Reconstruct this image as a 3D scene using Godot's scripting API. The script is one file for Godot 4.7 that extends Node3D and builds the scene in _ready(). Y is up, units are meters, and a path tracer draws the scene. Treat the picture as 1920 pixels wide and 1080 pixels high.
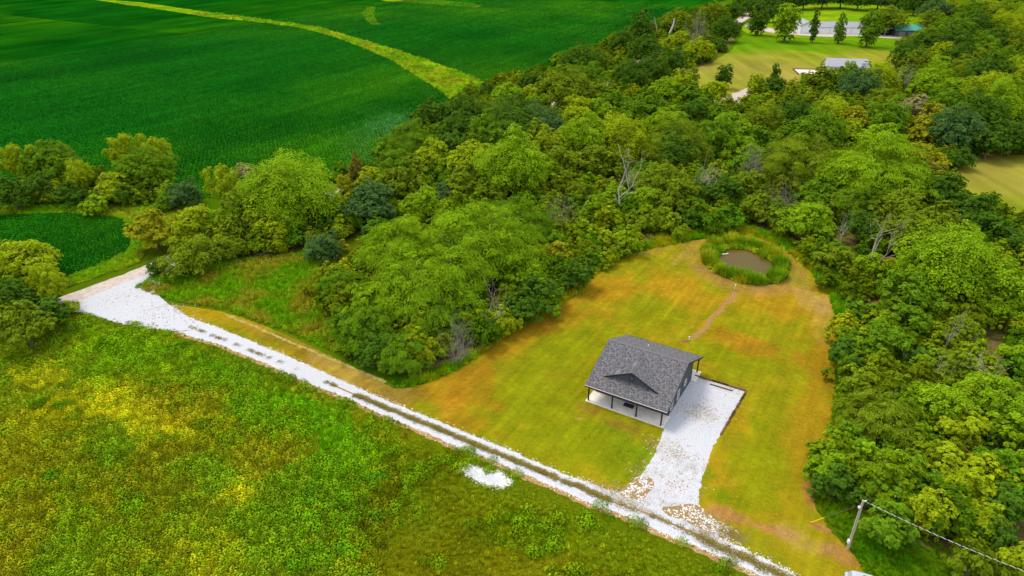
extends Node3D
# An aerial view of a small dark house on a mown lawn, a white gravel drive, woods, soybean fields and a distant farmyard.

const HOUSE_TURN := -31.0
var rng := RandomNumberGenerator.new()
var shape_of := {}
var patches := {}
var used := {}
var mats := {}
var crowns := {}
var turn_count := {}
var macro_cache := {}
var centre_line := []

# ---------------------------------------------------------------- naming
func numbered(called: String) -> String:
	if not used.has(called):
		used[called] = 0
		return called
	used[called] += 1
	return "%s_%03d" % [called, used[called]]

func tag(o: Node, label: String, category: String, group := "", kind := "") -> void:
	if label: o.set_meta("label", label)
	if category: o.set_meta("category", category)
	if group: o.set_meta("group", group)
	if kind: o.set_meta("kind", kind)

func thing(called: String, label: String, category: String, at := Vector3.ZERO, turn := 0.0, group := "") -> Node3D:
	var o := Node3D.new()
	o.name = numbered(called)
	add_child(o)
	o.position = at
	o.rotation_degrees.y = turn
	tag(o, label, category, group)
	return o

func part(called: String, mesh: Mesh, mat: Material, parent: Node3D) -> MeshInstance3D:
	var o := MeshInstance3D.new()
	o.mesh = mesh
	o.material_override = mat
	o.name = called
	if parent == self:
		o.name = numbered(called)
	else:
		var n := 0
		while parent.has_node(NodePath(o.name if n == 0 else "%s_%03d" % [called, n])):
			n += 1
		if n > 0: o.name = "%s_%03d" % [called, n]
	parent.add_child(o)
	return o

# ---------------------------------------------------------------- shape building
class Shape:
	var v := PackedVector3Array()
	var n := PackedVector3Array()
	var t := PackedVector2Array()
	var c := PackedColorArray()
	func tri(a: Vector3, b: Vector3, d: Vector3, ua := Vector2.ZERO, ub := Vector2.ZERO, ud := Vector2.ZERO) -> void:
		var f := (d - a).cross(b - a).normalized()
		v.append(a); v.append(b); v.append(d)
		for i in 3: n.append(f)
		t.append(ua); t.append(ub); t.append(ud)
	func quad(a: Vector3, b: Vector3, d: Vector3, e: Vector3) -> void:
		# clockwise corners seen from outside; uv in metres along the face
		var w := a.distance_to(b)
		var h := a.distance_to(e)
		tri(a, b, d, Vector2(0, 0), Vector2(w, 0), Vector2(w, h))
		tri(a, d, e, Vector2(0, 0), Vector2(w, h), Vector2(0, h))
	func hexa(p: Array) -> void:
		# eight corners: bottom ring 0..3, top ring 4..7, both clockwise seen from above
		quad(p[4], p[5], p[6], p[7])
		quad(p[3], p[2], p[1], p[0])
		for i in 4:
			var j := (i + 1) % 4
			quad(p[i + 4], p[i], p[j], p[j + 4])
	func box(lo: Vector3, hi: Vector3, x := Transform3D()) -> void:
		var p := []
		for y in [lo.y, hi.y]:
			for q in [Vector2(lo.x, lo.z), Vector2(hi.x, lo.z), Vector2(hi.x, hi.z), Vector2(lo.x, hi.z)]:
				p.append(x * Vector3(q.x, y, q.y))
		hexa(p)
	func tube(path: Array, radii: Array, sides := 6) -> void:
		var rings := []
		for i in path.size():
			var d: Vector3 = (path[mini(i + 1, path.size() - 1)] - path[maxi(i - 1, 0)]).normalized()
			var s := d.cross(Vector3(0.31, 0.2, 0.93)).normalized()
			var u := s.cross(d)
			var ring := []
			for k in sides:
				var a := TAU * k / sides
				ring.append((s * cos(a) + u * sin(a)))
			rings.append(ring)
		for i in path.size() - 1:
			for k in sides:
				var m := (k + 1) % sides
				var n0: Vector3 = rings[i][k]
				var n1: Vector3 = rings[i][m]
				var n2: Vector3 = rings[i + 1][m]
				var n3: Vector3 = rings[i + 1][k]
				var a: Vector3 = path[i] + n0 * radii[i]
				var b: Vector3 = path[i] + n1 * radii[i]
				var d: Vector3 = path[i + 1] + n2 * radii[i + 1]
				var e: Vector3 = path[i + 1] + n3 * radii[i + 1]
				var flip := (d - a).cross(b - a).dot(n0) < 0.0
				var q := [a, b, d, a, d, e]
				var qn := [n0, n1, n2, n0, n2, n3]
				if flip:
					q = [a, d, b, a, e, d]
					qn = [n0, n2, n1, n0, n3, n2]
				for z in 6:
					v.append(q[z]); n.append(qn[z]); t.append(Vector2(float(k) / sides, path[i].length()))
		# end cap
		var last: int = path.size() - 1
		for k in range(1, sides - 1):
			var e0: Vector3 = path[last] + rings[last][0] * radii[last]
			var e1: Vector3 = path[last] + rings[last][k] * radii[last]
			var e2: Vector3 = path[last] + rings[last][k + 1] * radii[last]
			var out: Vector3 = path[last] - path[last - 1]
			if (e2 - e0).cross(e1 - e0).dot(out) < 0.0: tri(e0, e2, e1)
			else: tri(e0, e1, e2)
	func mesh() -> ArrayMesh:
		var arr := []
		arr.resize(Mesh.ARRAY_MAX)
		arr[Mesh.ARRAY_VERTEX] = v
		arr[Mesh.ARRAY_NORMAL] = n
		if t.size() == v.size(): arr[Mesh.ARRAY_TEX_UV] = t
		if c.size() == v.size(): arr[Mesh.ARRAY_COLOR] = c
		var m := ArrayMesh.new()
		m.add_surface_from_arrays(Mesh.PRIMITIVE_TRIANGLES, arr)
		return m

func box_mesh(lo: Vector3, hi: Vector3) -> ArrayMesh:
	var s := Shape.new()
	s.box(lo, hi)
	return s.mesh()

# ---------------------------------------------------------------- materials and textures
func flat_mat(lin: Color, rough := 0.85, metal := 0.0) -> StandardMaterial3D:
	var m := StandardMaterial3D.new()
	m.albedo_color = lin.linear_to_srgb()
	m.roughness = rough
	m.metallic = metal
	m.metallic_specular = 0.4
	return m

func noise(seed_: int, freq: float, octaves := 4, kind := FastNoiseLite.TYPE_SIMPLEX_SMOOTH) -> FastNoiseLite:
	var f := FastNoiseLite.new()
	f.seed = seed_
	f.noise_type = kind
	f.frequency = freq
	f.fractal_octaves = octaves
	return f

func grey(seed_: int, w: int, h: int, freq: float, octaves := 4) -> PackedByteArray:
	return noise(seed_, freq, octaves).get_seamless_image(w, h, false, false, 0.12).get_data()

func stretched(seed_: int, size: int, across: int, freq: float, along_x: bool) -> PackedByteArray:
	# streaks: noise drawn small along one axis and pulled out to full size
	var small := noise(seed_, freq, 4).get_seamless_image(size / across if along_x else size, size if along_x else size / across, false, false, 0.12)
	small.convert(Image.FORMAT_L8)
	small.resize(size, size, Image.INTERPOLATE_CUBIC)
	return small.get_data()

# a tileable grain: tones round a mean, optional specks; returns [colour texture, height texture]
func grain(seed_: int, size: int, lo: Color, hi: Color, freqs: Array, speck := 0.0, speck_col := Color.BLACK) -> Array:
	var a := grey(seed_, size, size, freqs[0], 3)
	var b := grey(seed_ + 1, size, size, freqs[1], 3)
	var px := PackedByteArray()
	px.resize(size * size * 3)
	var hp := PackedByteArray()
	hp.resize(size * size)
	var r := RandomNumberGenerator.new()
	r.seed = seed_ * 77 + 5
	for i in size * size:
		var k := clampf((a[i] * 0.45 + b[i] * 0.55) / 255.0 * 1.5 - 0.25 + r.randf_range(-0.14, 0.14), 0.0, 1.0)
		var col := lo.lerp(hi, k)
		if speck > 0.0 and r.randf() < speck: col = col.lerp(speck_col, r.randf_range(0.4, 1.0))
		px[i * 3] = int(col.r * 255.0)
		px[i * 3 + 1] = int(col.g * 255.0)
		px[i * 3 + 2] = int(col.b * 255.0)
		hp[i] = int(k * 255.0)
	return [ImageTexture.create_from_image(Image.create_from_data(size, size, false, Image.FORMAT_RGB8, px)), ImageTexture.create_from_image(Image.create_from_data(size, size, false, Image.FORMAT_L8, hp))]

func ground_mat(tile: Array, tile_m: float, height_cm: float, macro: Texture2D = null, rough := 0.95, tone := 0.9) -> StandardMaterial3D:
	var m := StandardMaterial3D.new()
	m.albedo_texture = tile[0]
	m.albedo_color = Color(tone, tone, tone)
	m.uv1_scale = Vector3(1.0 / tile_m, 1.0 / tile_m, 1.0)
	m.roughness = rough
	m.metallic_specular = 0.0
	if height_cm > 0.0:
		m.heightmap_enabled = true
		m.heightmap_texture = tile[1]
		m.heightmap_scale = height_cm
	if macro:
		m.detail_enabled = true
		m.detail_albedo = macro
		m.detail_blend_mode = BaseMaterial3D.BLEND_MODE_MUL
		m.detail_uv_layer = BaseMaterial3D.DETAIL_UV_2
	return m

func patch_color(base: Color, list: Array, x: float, z: float, wob: float) -> Color:
	# stains and stands of other plants: soft-edged, broken up by noise, at their own places on the ground
	var c := base
	var ca := cos(deg_to_rad(31.0))
	var sa := sin(deg_to_rad(31.0))
	for p in list:
		var dx: float = x - p[0]
		var dz: float = z - p[1]
		if absf(dx) > 24.0 or absf(dz) > 24.0: continue
		var a: float = p[4]
		var u := dx * ca + dz * sa
		var v := dx * sa - dz * ca
		var u2 := u * cos(a) + v * sin(a)
		var v2 := -u * sin(a) + v * cos(a)
		var q: float = sqrt(u2 * u2 / (p[2] * p[2]) + v2 * v2 / (p[3] * p[3])) + wob * 0.75
		var k: float = smoothstep(1.25, 0.55, q) * p[6]
		if k > 0.0: c = c.lerp(p[5], k)
	return c

var n_a := noise(11, 0.055, 4)
var n_b := noise(12, 0.2, 3)
var n_c := noise(13, 0.02, 3)

func meadow_color(x: float, z: float) -> Color:
	var wob := n_a.get_noise_2d(x, z)
	var w2 := n_b.get_noise_2d(x, z)
	var c := Color8(126, 136, 16).lerp(Color8(108, 136, 16), clampf(0.5 + wob * 1.6, 0.0, 1.0))
	c = c.lerp(Color8(140, 136, 18), clampf(n_c.get_noise_2d(x + 70.0, z) * 1.8, 0.0, 0.8))
	c = patch_color(c, patches["meadow"], x, z, wob * 1.4 + w2 * 0.8)
	return c

func lawn_color(x: float, z: float) -> Color:
	var wob := n_a.get_noise_2d(x * 1.3, z * 1.3)
	var w2 := n_b.get_noise_2d(x, z)
	var c := Color8(178, 154, 30).lerp(Color8(154, 152, 26), clampf(0.42 + wob * 1.5, 0.0, 1.0))
	c = patch_color(c, patches["lawn"], x, z, wob + w2 * 0.9)
	# worn tan track mown round the pond
	var dx := (x - 47.3) / 8.8
	var dz := (z + 127.6) / 11.2
	var q := sqrt(dx * dx + dz * dz) + w2 * 0.12
	var ring := smoothstep(1.5, 1.22, q)
	if ring > 0.0: c = c.lerp(Color8(182, 142, 84), ring * (0.72 + w2 * 0.5))
	return c

# a map of ground colours over a rectangle turned by `turn` degrees; uv2 of the sheets follow the same frame
func macro_map(key: String, origin: Vector2, span: float, turn: float, low: int, size: int, fn: Callable, amount: float, streak: float, seed_: int) -> Texture2D:
	macro_cache[key] = [origin, span, deg_to_rad(turn)]
	var im := Image.create(low, low, false, Image.FORMAT_RGB8)
	var ca := cos(deg_to_rad(turn))
	var sa := sin(deg_to_rad(turn))
	for j in low:
		for i in low:
			var u := (i + 0.5) / low * span
			var v := (j + 0.5) / low * span
			var x := origin.x + u * ca - v * sa
			var z := origin.y + u * sa + v * ca
			im.set_pixel(i, j, fn.call(x, z))
	im.resize(size, size, Image.INTERPOLATE_CUBIC)
	var d := im.get_data()
	var a := grey(seed_, size, size, 0.03, 5)
	var s := stretched(seed_ + 3, size, 12, 0.12, false)
	for i in size * size:
		var k := 1.0 + (a[i] / 255.0 - 0.5) * amount + (s[i] / 255.0 - 0.5) * streak
		d[i * 3] = int(clampf(d[i * 3] * k, 0.0, 255.0))
		d[i * 3 + 1] = int(clampf(d[i * 3 + 1] * k, 0.0, 255.0))
		d[i * 3 + 2] = int(clampf(d[i * 3 + 2] * k, 0.0, 255.0))
	return ImageTexture.create_from_image(Image.create_from_data(size, size, false, Image.FORMAT_RGB8, d))

# ---------------------------------------------------------------- ground sheets
func ragged(pts: PackedVector2Array, step: float, amp: float, seed_: int) -> PackedVector2Array:
	if step <= 0.0: return pts
	var f := noise(seed_, 0.35, 4)
	var out := PackedVector2Array()
	for i in pts.size():
		var a := pts[i]
		var b := pts[(i + 1) % pts.size()]
		var p0 := pts[(i + pts.size() - 1) % pts.size()]
		var p3 := pts[(i + 2) % pts.size()]
		var n := clampi(int(a.distance_to(b) / step), 1, 120)
		if amp < 0.0:
			for k in n: out.append(a.lerp(b, float(k) / n) + Vector2(f.get_noise_2d(a.x + k * 1.7, a.y), f.get_noise_2d(a.x + k * 1.7, a.y + 90.0)) * -amp)
			continue
		for k in n:
			var q := a.cubic_interpolate(b, a - (a - p0).limit_length(a.distance_to(b)), b + (p3 - b).limit_length(a.distance_to(b)), float(k) / n)
			out.append(q + Vector2(f.get_noise_2d(q.x * 2.0, q.y * 2.0), f.get_noise_2d(q.x * 2.0 + 200.0, q.y * 2.0)) * amp)
	return out

func sheet(called: String, pts: PackedVector2Array, y: float, mat: Material, label: String, category: String, step := 1.0, amp := 0.3, macro_key := "", turn := 0.0) -> MeshInstance3D:
	var edge := ragged(pts, step, amp, called.hash() % 1000)
	var idx := Geometry2D.triangulate_polygon(edge)
	if idx.is_empty():
		edge = ragged(pts, step * 2.0, 0.0, 1)
		idx = Geometry2D.triangulate_polygon(edge)
	if idx.is_empty(): idx = Geometry2D.triangulate_polygon(pts); edge = pts if not idx.is_empty() else edge
	var v := PackedVector3Array()
	var n := PackedVector3Array()
	var t := PackedVector2Array()
	var t2 := PackedVector2Array()
	var o := Vector2.ZERO
	var span := 1.0
	var ma := 0.0
	if macro_key:
		o = macro_cache[macro_key][0]
		span = macro_cache[macro_key][1]
		ma = macro_cache[macro_key][2]
	for p in edge:
		v.append(Vector3(p.x, y, p.y))
		n.append(Vector3.UP)
		t.append(p.rotated(-deg_to_rad(turn)))
		t2.append((p - o).rotated(-ma) / span)
	for i in range(0, idx.size(), 3):
		var a := v[idx[i]]
		var b := v[idx[i + 1]]
		var c := v[idx[i + 2]]
		if (c - a).cross(b - a).y < 0.0:
			var k := idx[i + 1]
			idx[i + 1] = idx[i + 2]
			idx[i + 2] = k
	var arr := []
	arr.resize(Mesh.ARRAY_MAX)
	arr[Mesh.ARRAY_VERTEX] = v
	arr[Mesh.ARRAY_NORMAL] = n
	arr[Mesh.ARRAY_TEX_UV] = t
	arr[Mesh.ARRAY_TEX_UV2] = t2
	arr[Mesh.ARRAY_INDEX] = idx
	var m := ArrayMesh.new()
	m.add_surface_from_arrays(Mesh.PRIMITIVE_TRIANGLES, arr)
	var mi := part(called, m, mat, self)
	tag(mi, label, category, "", "structure")
	return mi

func inside(x: float, z: float, key: String) -> bool:
	return Geometry2D.is_point_in_polygon(Vector2(x, z), shape_of[key])

func bounds(key: String) -> Rect2:
	var r := Rect2(shape_of[key][0], Vector2.ZERO)
	for p in shape_of[key]: r = r.expand(p)
	return r

# ---------------------------------------------------------------- scattered plants (nobody could count them)
func leaf_patch(seed_: int, count: int, radius: float, height: float, len_: float, wid: float) -> ArrayMesh:
	var r := RandomNumberGenerator.new()
	r.seed = seed_
	var s := Shape.new()
	for i in count:
		var a := r.randf() * TAU
		var q := sqrt(r.randf()) * radius
		var top := height * (1.0 - 0.6 * (q / radius) * (q / radius))
		var p := Vector3(cos(a) * q, r.randf_range(0.25, 1.0) * top, sin(a) * q)
		var out := (p - Vector3(0, height * 0.1, 0)).normalized()
		leaf(s, r, p, out, len_ * r.randf_range(0.7, 1.3), wid, 0.7)
	return s.mesh()

func leaf(s: Shape, r: RandomNumberGenerator, p: Vector3, out: Vector3, l: float, w: float, loose: float, tone := 1.0, lie := 0.0) -> void:
	var f := (out + Vector3(r.randf_range(-1, 1), r.randf_range(-0.6, 1.0), r.randf_range(-1, 1)) * loose + Vector3(0, lie, 0)).normalized()
	var d := f.cross(Vector3(r.randf_range(-1, 1), r.randf_range(-1, 1), r.randf_range(-1, 1))).normalized()
	if lie > 0.0: d = (out - f * out.dot(f) + Vector3(r.randf_range(-0.5, 0.5), 0, r.randf_range(-0.5, 0.5))).normalized()
	var e := d.cross(f).normalized()
	var a := p - d * l * 0.5
	var b := p + e * w * 0.5 + f * w * 0.16
	var c := p + d * l * 0.5 - f * w * 0.1
	var g := p - e * w * 0.5 + f * w * 0.16
	var n := (f * 0.85 + out * 0.35).normalized()
	if (c - a).cross(b - a).dot(n) < 0.0:
		var k := b
		b = g
		g = k
	s.v.append(a); s.v.append(b); s.v.append(c); s.v.append(a); s.v.append(c); s.v.append(g)
	var br := clampf(tone * r.randf_range(0.6, 1.0), 0.0, 1.0)
	var hue := r.randf_range(-0.1, 0.1)
	var col := Color(clampf(br * (0.92 + hue), 0, 1), clampf(br * 0.96, 0, 1), clampf(br * (0.9 - hue), 0, 1))
	for i in 6:
		s.n.append(n)
		s.c.append(col)

func blades(seed_: int, count: int, radius: float, height: float, wid: float, lean: float) -> ArrayMesh:
	var r := RandomNumberGenerator.new()
	r.seed = seed_
	var s := Shape.new()
	for i in count:
		var a := r.randf() * TAU
		var q := sqrt(r.randf()) * radius
		var p := Vector3(cos(a) * q, 0, sin(a) * q)
		var h := height * r.randf_range(0.6, 1.0)
		var dir := Vector3(cos(a) * lean * r.randf_range(0.2, 1.0), 1, sin(a) * lean * r.randf_range(0.2, 1.0)) * h
		var side := Vector3(-sin(a + r.randf_range(-1, 1)), 0, cos(a)) * wid * 0.5
		var x := p - side
		var y := p + side
		var z := p + dir
		var q3 := [x, y, z]
		var n := (z - x).cross(y - x).normalized()
		if n.y < 0.0:
			n = -n
			q3 = [y, x, z]
		var br := r.randf_range(0.7, 1.0)
		for k in 3:
			s.v.append(q3[k]); s.n.append(n)
			s.c.append(Color(br, br, br))
	return s.mesh()

func leafy(lin: Color, through := 0.78) -> StandardMaterial3D:
	var m := flat_mat(lin, 0.7)
	m.metallic_specular = 0.08
	m.vertex_color_use_as_albedo = true
	m.backlight_enabled = true
	m.backlight = Color(through, through, through * 0.8)
	return m

func scatter(called: String, mesh: Mesh, mat: Material, where: Array, tint: Array, label: String, category: String) -> void:
	var mm := MultiMesh.new()
	mm.transform_format = MultiMesh.TRANSFORM_3D
	mm.use_colors = true
	mm.mesh = mesh
	mm.instance_count = where.size()
	for i in where.size():
		mm.set_instance_transform(i, where[i])
		mm.set_instance_color(i, tint[i])
	var o := MultiMeshInstance3D.new()
	o.multimesh = mm
	o.material_override = mat
	o.name = numbered(called)
	add_child(o)
	tag(o, label, category, "", "stuff")

func spot(x: float, z: float, s: float, sy := 1.0, y := 0.0) -> Transform3D:
	return Transform3D(Basis(Vector3.UP, rng.randf() * TAU).scaled(Vector3(s, s * sy, s)), Vector3(x, y, z))

func lin8(r: int, g: int, b: int) -> Color:
	return Color8(r, g, b).srgb_to_linear()

func vary(c: Color, k := 0.25) -> Color:
	var f := rng.randf_range(1.0 - k, 1.0 + k)
	var h := rng.randf_range(-0.1, 0.1)
	return Color(clampf(c.r * f * (1.0 + h), 0, 1), clampf(c.g * f, 0, 1), clampf(c.b * f * (1.0 - h), 0, 1))

# ---------------------------------------------------------------- trees
# kind: R radius, H height, B crown bottom, N clumps, L leaves, len, wid, flat (clump flattening), loose, lie
const KINDS := {
	"broad": [[2.6, 4.6, 0.5, 26, 3400, 0.38, 0.27], [5.0, 8.6, 0.9, 80, 13000, 0.42, 0.28], [8.5, 13.5, 1.6, 150, 30000, 0.46, 0.31]],
	"billow": [[2.6, 4.6, 0.5, 18, 3400, 0.40, 0.29], [5.0, 8.6, 0.9, 54, 13000, 0.43, 0.29], [9.0, 13.5, 1.4, 110, 32000, 0.46, 0.31], [12.5, 15.5, 1.6, 170, 52000, 0.46, 0.31]],
	"feather": [[3.0, 4.4, 0.5, 34, 5200, 0.38, 0.15], [6.0, 7.6, 0.8, 90, 19000, 0.40, 0.15], [9.5, 11.8, 1.2, 170, 40000, 0.42, 0.16]],
	"upright": [[2.6, 8.0, 0.5, 34, 6500, 0.36, 0.26]],
	"cedar": [[2.6, 7.0, 0.3, 46, 7000, 0.34, 0.13]],
	"column": [[1.6, 10.5, 0.6, 46, 7000, 0.36, 0.24]],
	"plume": [[4.5, 9.4, 1.0, 60, 15000, 0.30, 0.13]],
	"shrub": [[2.6, 3.2, 0.0, 24, 4200, 0.34, 0.2], [5.0, 5.2, 0.0, 50, 10000, 0.38, 0.24]],
}
const TINTS := {
	"dark": [0.120, 0.250, 0.018], "mid": [0.210, 0.390, 0.014], "bright": [0.340, 0.550, 0.014], "yellow": [0.470, 0.590, 0.014], "olive": [0.280, 0.390, 0.016],
	"blue": [0.135, 0.265, 0.065], "gold": [0.480, 0.480, 0.018], "brown": [0.290, 0.270, 0.03], "tan": [0.52, 0.47, 0.20]}

func crown_radius(kind: String, d: Vector3) -> float:
	# radius multiplier of the outline in that direction, on a unit ball
	if kind == "cedar": return 1.0
	if d.y < 0.0: return 1.0 - 0.12 * absf(d.y)
	return 1.0

func make_crown(kind: String, size: int, variant: int) -> Array:
	var q: Array = KINDS[kind][size]
	var r := RandomNumberGenerator.new()
	r.seed = hash(kind) % 100000 + size * 101 + variant * 1009
	var R: float = q[0]
	var H: float = q[1]
	var B: float = q[2]
	var count: int = q[3]
	var s := Shape.new()
	var bumpy := noise(r.randi() % 1000, 0.9, 2)
	var mid := Vector3(0, B + (H - B) * (0.40 if kind != "feather" else 0.42), 0)
	var clumps := []
	# a crown is several lobes of different size leaning off the stem
	var lobes := []
	var lobe_count := 3 if kind == "shrub" or size == 0 else 4 + size
	for i in lobe_count:
		var a := TAU * (i + r.randf_range(-0.3, 0.3)) / (lobe_count - 1)
		var far := R * r.randf_range(0.3, 0.5) if i > 0 else 0.0
		if kind == "feather":
			lobes.append([Vector3.ZERO, 0.92])
			continue
		lobes.append([Vector3(cos(a) * far, (H - B) * r.randf_range(-0.1, 0.1) if i > 0 else (H - B) * 0.08, sin(a) * far), r.randf_range(0.5, 0.66) if i > 0 else 0.72])
	for i in count:
		var c := Vector3.ZERO
		var rc := R * r.randf_range(0.2, 0.34)
		var flat := 0.95
		var out := Vector3.UP
		if kind in ["cedar", "column", "upright"]:
			var y := pow(r.randf(), 1.25 if kind == "cedar" else 1.3)
			var prof := 1.0 - y * 0.94
			if kind == "column": prof = pow(sin(PI * clampf(0.1 + y * 0.86, 0, 1)), 0.7)
			if kind == "upright": prof = pow(sin(PI * clampf(0.13 + y * 0.8, 0, 1)), 0.8)
			var a := r.randf() * TAU
			out = Vector3(cos(a), 0.35, sin(a)).normalized()
			rc = R * (0.16 + 0.22 * prof) * r.randf_range(0.8, 1.2)
			c = Vector3(cos(a), 0, sin(a)) * maxf(R * prof - rc * 0.8, 0.0) * r.randf_range(0.75, 1.05) + Vector3(0, B + (H - B) * y * 0.96, 0)
			flat = 1.1
		else:
			# spread directions evenly, more above than below
			var yy := 1.0 - (i + 0.5) / count * 1.55
			if kind == "shrub": yy = 1.0 - (i + 0.5) / count * 1.1
			var a := i * 2.39996 + r.randf_range(-0.5, 0.5)
			var h := sqrt(maxf(0.0, 1.0 - yy * yy))
			out = Vector3(cos(a) * h, yy, sin(a) * h)
			var lump := 1.0 + 0.5 * bumpy.get_noise_3dv(out * 1.5)
			var k := lump * r.randf_range(0.55, 0.9)
			if kind == "feather":
				rc = R * r.randf_range(0.14, 0.3)
				flat = 0.36
				k = lump * (r.randf_range(0.5, 0.9))
			elif kind == "plume":
				rc = R * r.randf_range(0.18, 0.26)
				flat = 1.3
				k = lump * r.randf_range(0.7, 0.82)
			elif kind == "billow":
				rc = R * r.randf_range(0.18, 0.36)
				flat = 0.92
				k = lump * r.randf_range(0.55, 0.84)
			elif count > 60:
				rc = R * r.randf_range(0.15, 0.27)
			var up := H - mid.y
			var down := mid.y - B
			var lobe: Array = lobes[(i * 7 + r.randi() % 2) % lobes.size()]
			k *= lobe[1] * 1.12
			c = mid + lobe[0] + Vector3(out.x * R * k, out.y * (up if out.y > 0.0 else down) * k * 1.15, out.z * R * k)
			rc *= 0.88
		clumps.append([c, rc, flat, out])
	var weight := 0.0
	for c in clumps: weight += c[1] * c[1]
	for c in clumps:
		var n := int(q[4] * 0.92 * c[1] * c[1] / weight)
		var tone := r.randf_range(0.84, 1.0)
		var out: Vector3 = c[3]
		var sprays := maxi(3, n / 18)
		for k in sprays:
			var d := Vector3(r.randfn(), r.randfn(), r.randfn()).normalized()
			d = (d + out * 0.5 + Vector3(0, 0.25, 0)).normalized()
			var rr: float = c[1] * (0.5 + 0.6 * sqrt(r.randf()))
			if r.randf() < 0.15: rr *= r.randf_range(1.05, 1.4)
			var p0: Vector3 = c[0] + Vector3(d.x * rr, d.y * rr * c[2], d.z * rr)
			# a spray: leaves lying in a tilted, drooping fan
			var f := (d * 0.55 + Vector3(0, 0.75, 0) + Vector3(r.randf_range(-1, 1), 0, r.randf_range(-1, 1)) * 0.3).normalized()
			if kind == "plume": f = (d + Vector3(0, 0.1, 0)).normalized()
			var e1 := f.cross(Vector3(0.3, 0.1, 0.9)).normalized()
			var e2 := f.cross(e1)
			var rs: float = c[1] * r.randf_range(0.3, 0.55)
			var st := tone * r.randf_range(0.78, 1.0)
			for z in n / sprays:
				var a := r.randf() * TAU
				var q2 := sqrt(r.randf())
				var p := p0 + (e1 * cos(a) + e2 * sin(a)) * q2 * rs + f * r.randf_range(-0.12, 0.12) * rs - Vector3(0, q2 * q2 * rs * 0.35, 0)
				var o := (f + (e1 * cos(a) + e2 * sin(a)) * q2 * 0.4).normalized()
				if kind == "feather": leaf(s, r, p, (Vector3(d.x, 0.25 * d.y - 0.1, d.z) + out * 0.3).normalized(), q[5] * r.randf_range(0.7, 1.4), q[6], 0.3, st, 1.1)
				elif kind == "plume": leaf(s, r, p, o, q[5] * r.randf_range(0.7, 1.3), q[6], 0.35, st)
				else: leaf(s, r, p, o, q[5] * r.randf_range(0.5, 1.45), q[6] * r.randf_range(0.7, 1.15), 0.38, st)
	# leaves inside, seen through the gaps
	for i in int(q[4] * 0.08):
		var d := Vector3(r.randfn(), r.randfn(), r.randfn()).normalized() * pow(r.randf(), 0.4) * 0.6
		leaf(s, r, mid + Vector3(d.x * R, d.y * (H - B) * 0.5, d.z * R), d.normalized(), q[5] * 1.5, q[6] * 1.5, 0.9, 0.9)
	# trunk and limbs
	var w := Shape.new()
	var base := R * 0.05 + 0.06
	var fork := Vector3(r.randf_range(-0.2, 0.2), B + (H - B) * 0.16, r.randf_range(-0.2, 0.2))
	var spire := kind in ["cedar", "column", "upright"]
	if spire: fork = Vector3(0.05, H * 0.86, 0.0)
	w.tube([Vector3(0, -0.15, 0), Vector3(0.03, 0.25, 0), fork * 0.5, fork], [base * 1.7, base * 1.1, base * 0.9, base * (0.3 if spire else 0.75)], 7)
	for i in mini(14, clumps.size()):
		var c: Array = clumps[(i * 5 + 1) % clumps.size()]
		var start := fork if not spire else Vector3(0, clampf(c[0].y - R * 0.4, 0.3, H * 0.8), 0)
		var goal: Vector3 = c[0]
		var bend := start.lerp(goal, 0.5) + Vector3(r.randf_range(-0.1, 0.1), r.randf_range(-0.05, 0.1), r.randf_range(-0.1, 0.1)) * R
		var b := base * r.randf_range(0.3, 0.5)
		w.tube([start, bend, goal], [b, b * 0.65, b * 0.25], 5)
	return [s.mesh(), w.mesh()]

func make_dead(kind: String, variant: int) -> ArrayMesh:
	# about 8 m tall, bare branches
	var r := RandomNumberGenerator.new()
	r.seed = 4000 + variant * 37 + hash(kind) % 1000
	var s := Shape.new()
	var todo := []
	if kind == "snag":
		todo.append([Vector3(0, -0.1, 0), Vector3(0.05, 1, 0.03).normalized(), 7.4, 0.26, 0])
	elif kind == "dead":
		todo.append([Vector3(0, -0.1, 0), Vector3(r.randf_range(-0.08, 0.08), 1, r.randf_range(-0.08, 0.08)).normalized(), 2.9, 0.125, 0])
	else:
		for i in 9:
			var a := TAU * i / 9.0 + r.randf()
			todo.append([Vector3(cos(a) * 0.2, -0.1, sin(a) * 0.2), Vector3(cos(a) * 0.55, r.randf_range(0.7, 1.2), sin(a) * 0.55).normalized(), r.randf_range(2.6, 4.2), 0.085, 1])
	while todo.size() > 0:
		var b: Array = todo.pop_back()
		var p: Vector3 = b[0]
		var d: Vector3 = b[1]
		var path := [p]
		var radii := [b[3]]
		var seg := 4
		for i in seg:
			d = (d + Vector3(r.randf_range(-1, 1), r.randf_range(-0.7, 0.9), r.randf_range(-1, 1)) * 0.2).normalized()
			p += d * b[2] / seg
			path.append(p)
			radii.append(b[3] * lerpf(1.0, 0.55, (i + 1.0) / seg))
		s.tube(path, radii, 5 if b[4] < 2 else 3)
		var depth: int = b[4]
		var most := 4
		if kind == "snag":
			if depth < 1:
				for i in 2: todo.append([path[2 + i], (d + Vector3(r.randf_range(-1, 1), 0.4, r.randf_range(-1, 1))).normalized(), 1.5, 0.07, 2])
			continue
		if depth < most:
			var kids := 3 if depth == 0 else 2 + r.randi() % 2
			if kind == "brushdead": kids = 3
			for i in kids:
				var at: Vector3 = path[seg] if i == 0 else path[1 + r.randi() % seg]
				var side := Vector3(r.randf_range(-1, 1), r.randf_range(-0.2, 0.9), r.randf_range(-1, 1)).normalized()
				var spread := 0.75 if kind == "dead" else 0.9
				todo.append([at, (d * (0.5 if i > 0 else 0.9) + side * spread).normalized(), b[2] * r.randf_range(0.55, 0.85), b[3] * r.randf_range(0.42, 0.6), depth + 1])
	return s.mesh()

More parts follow.
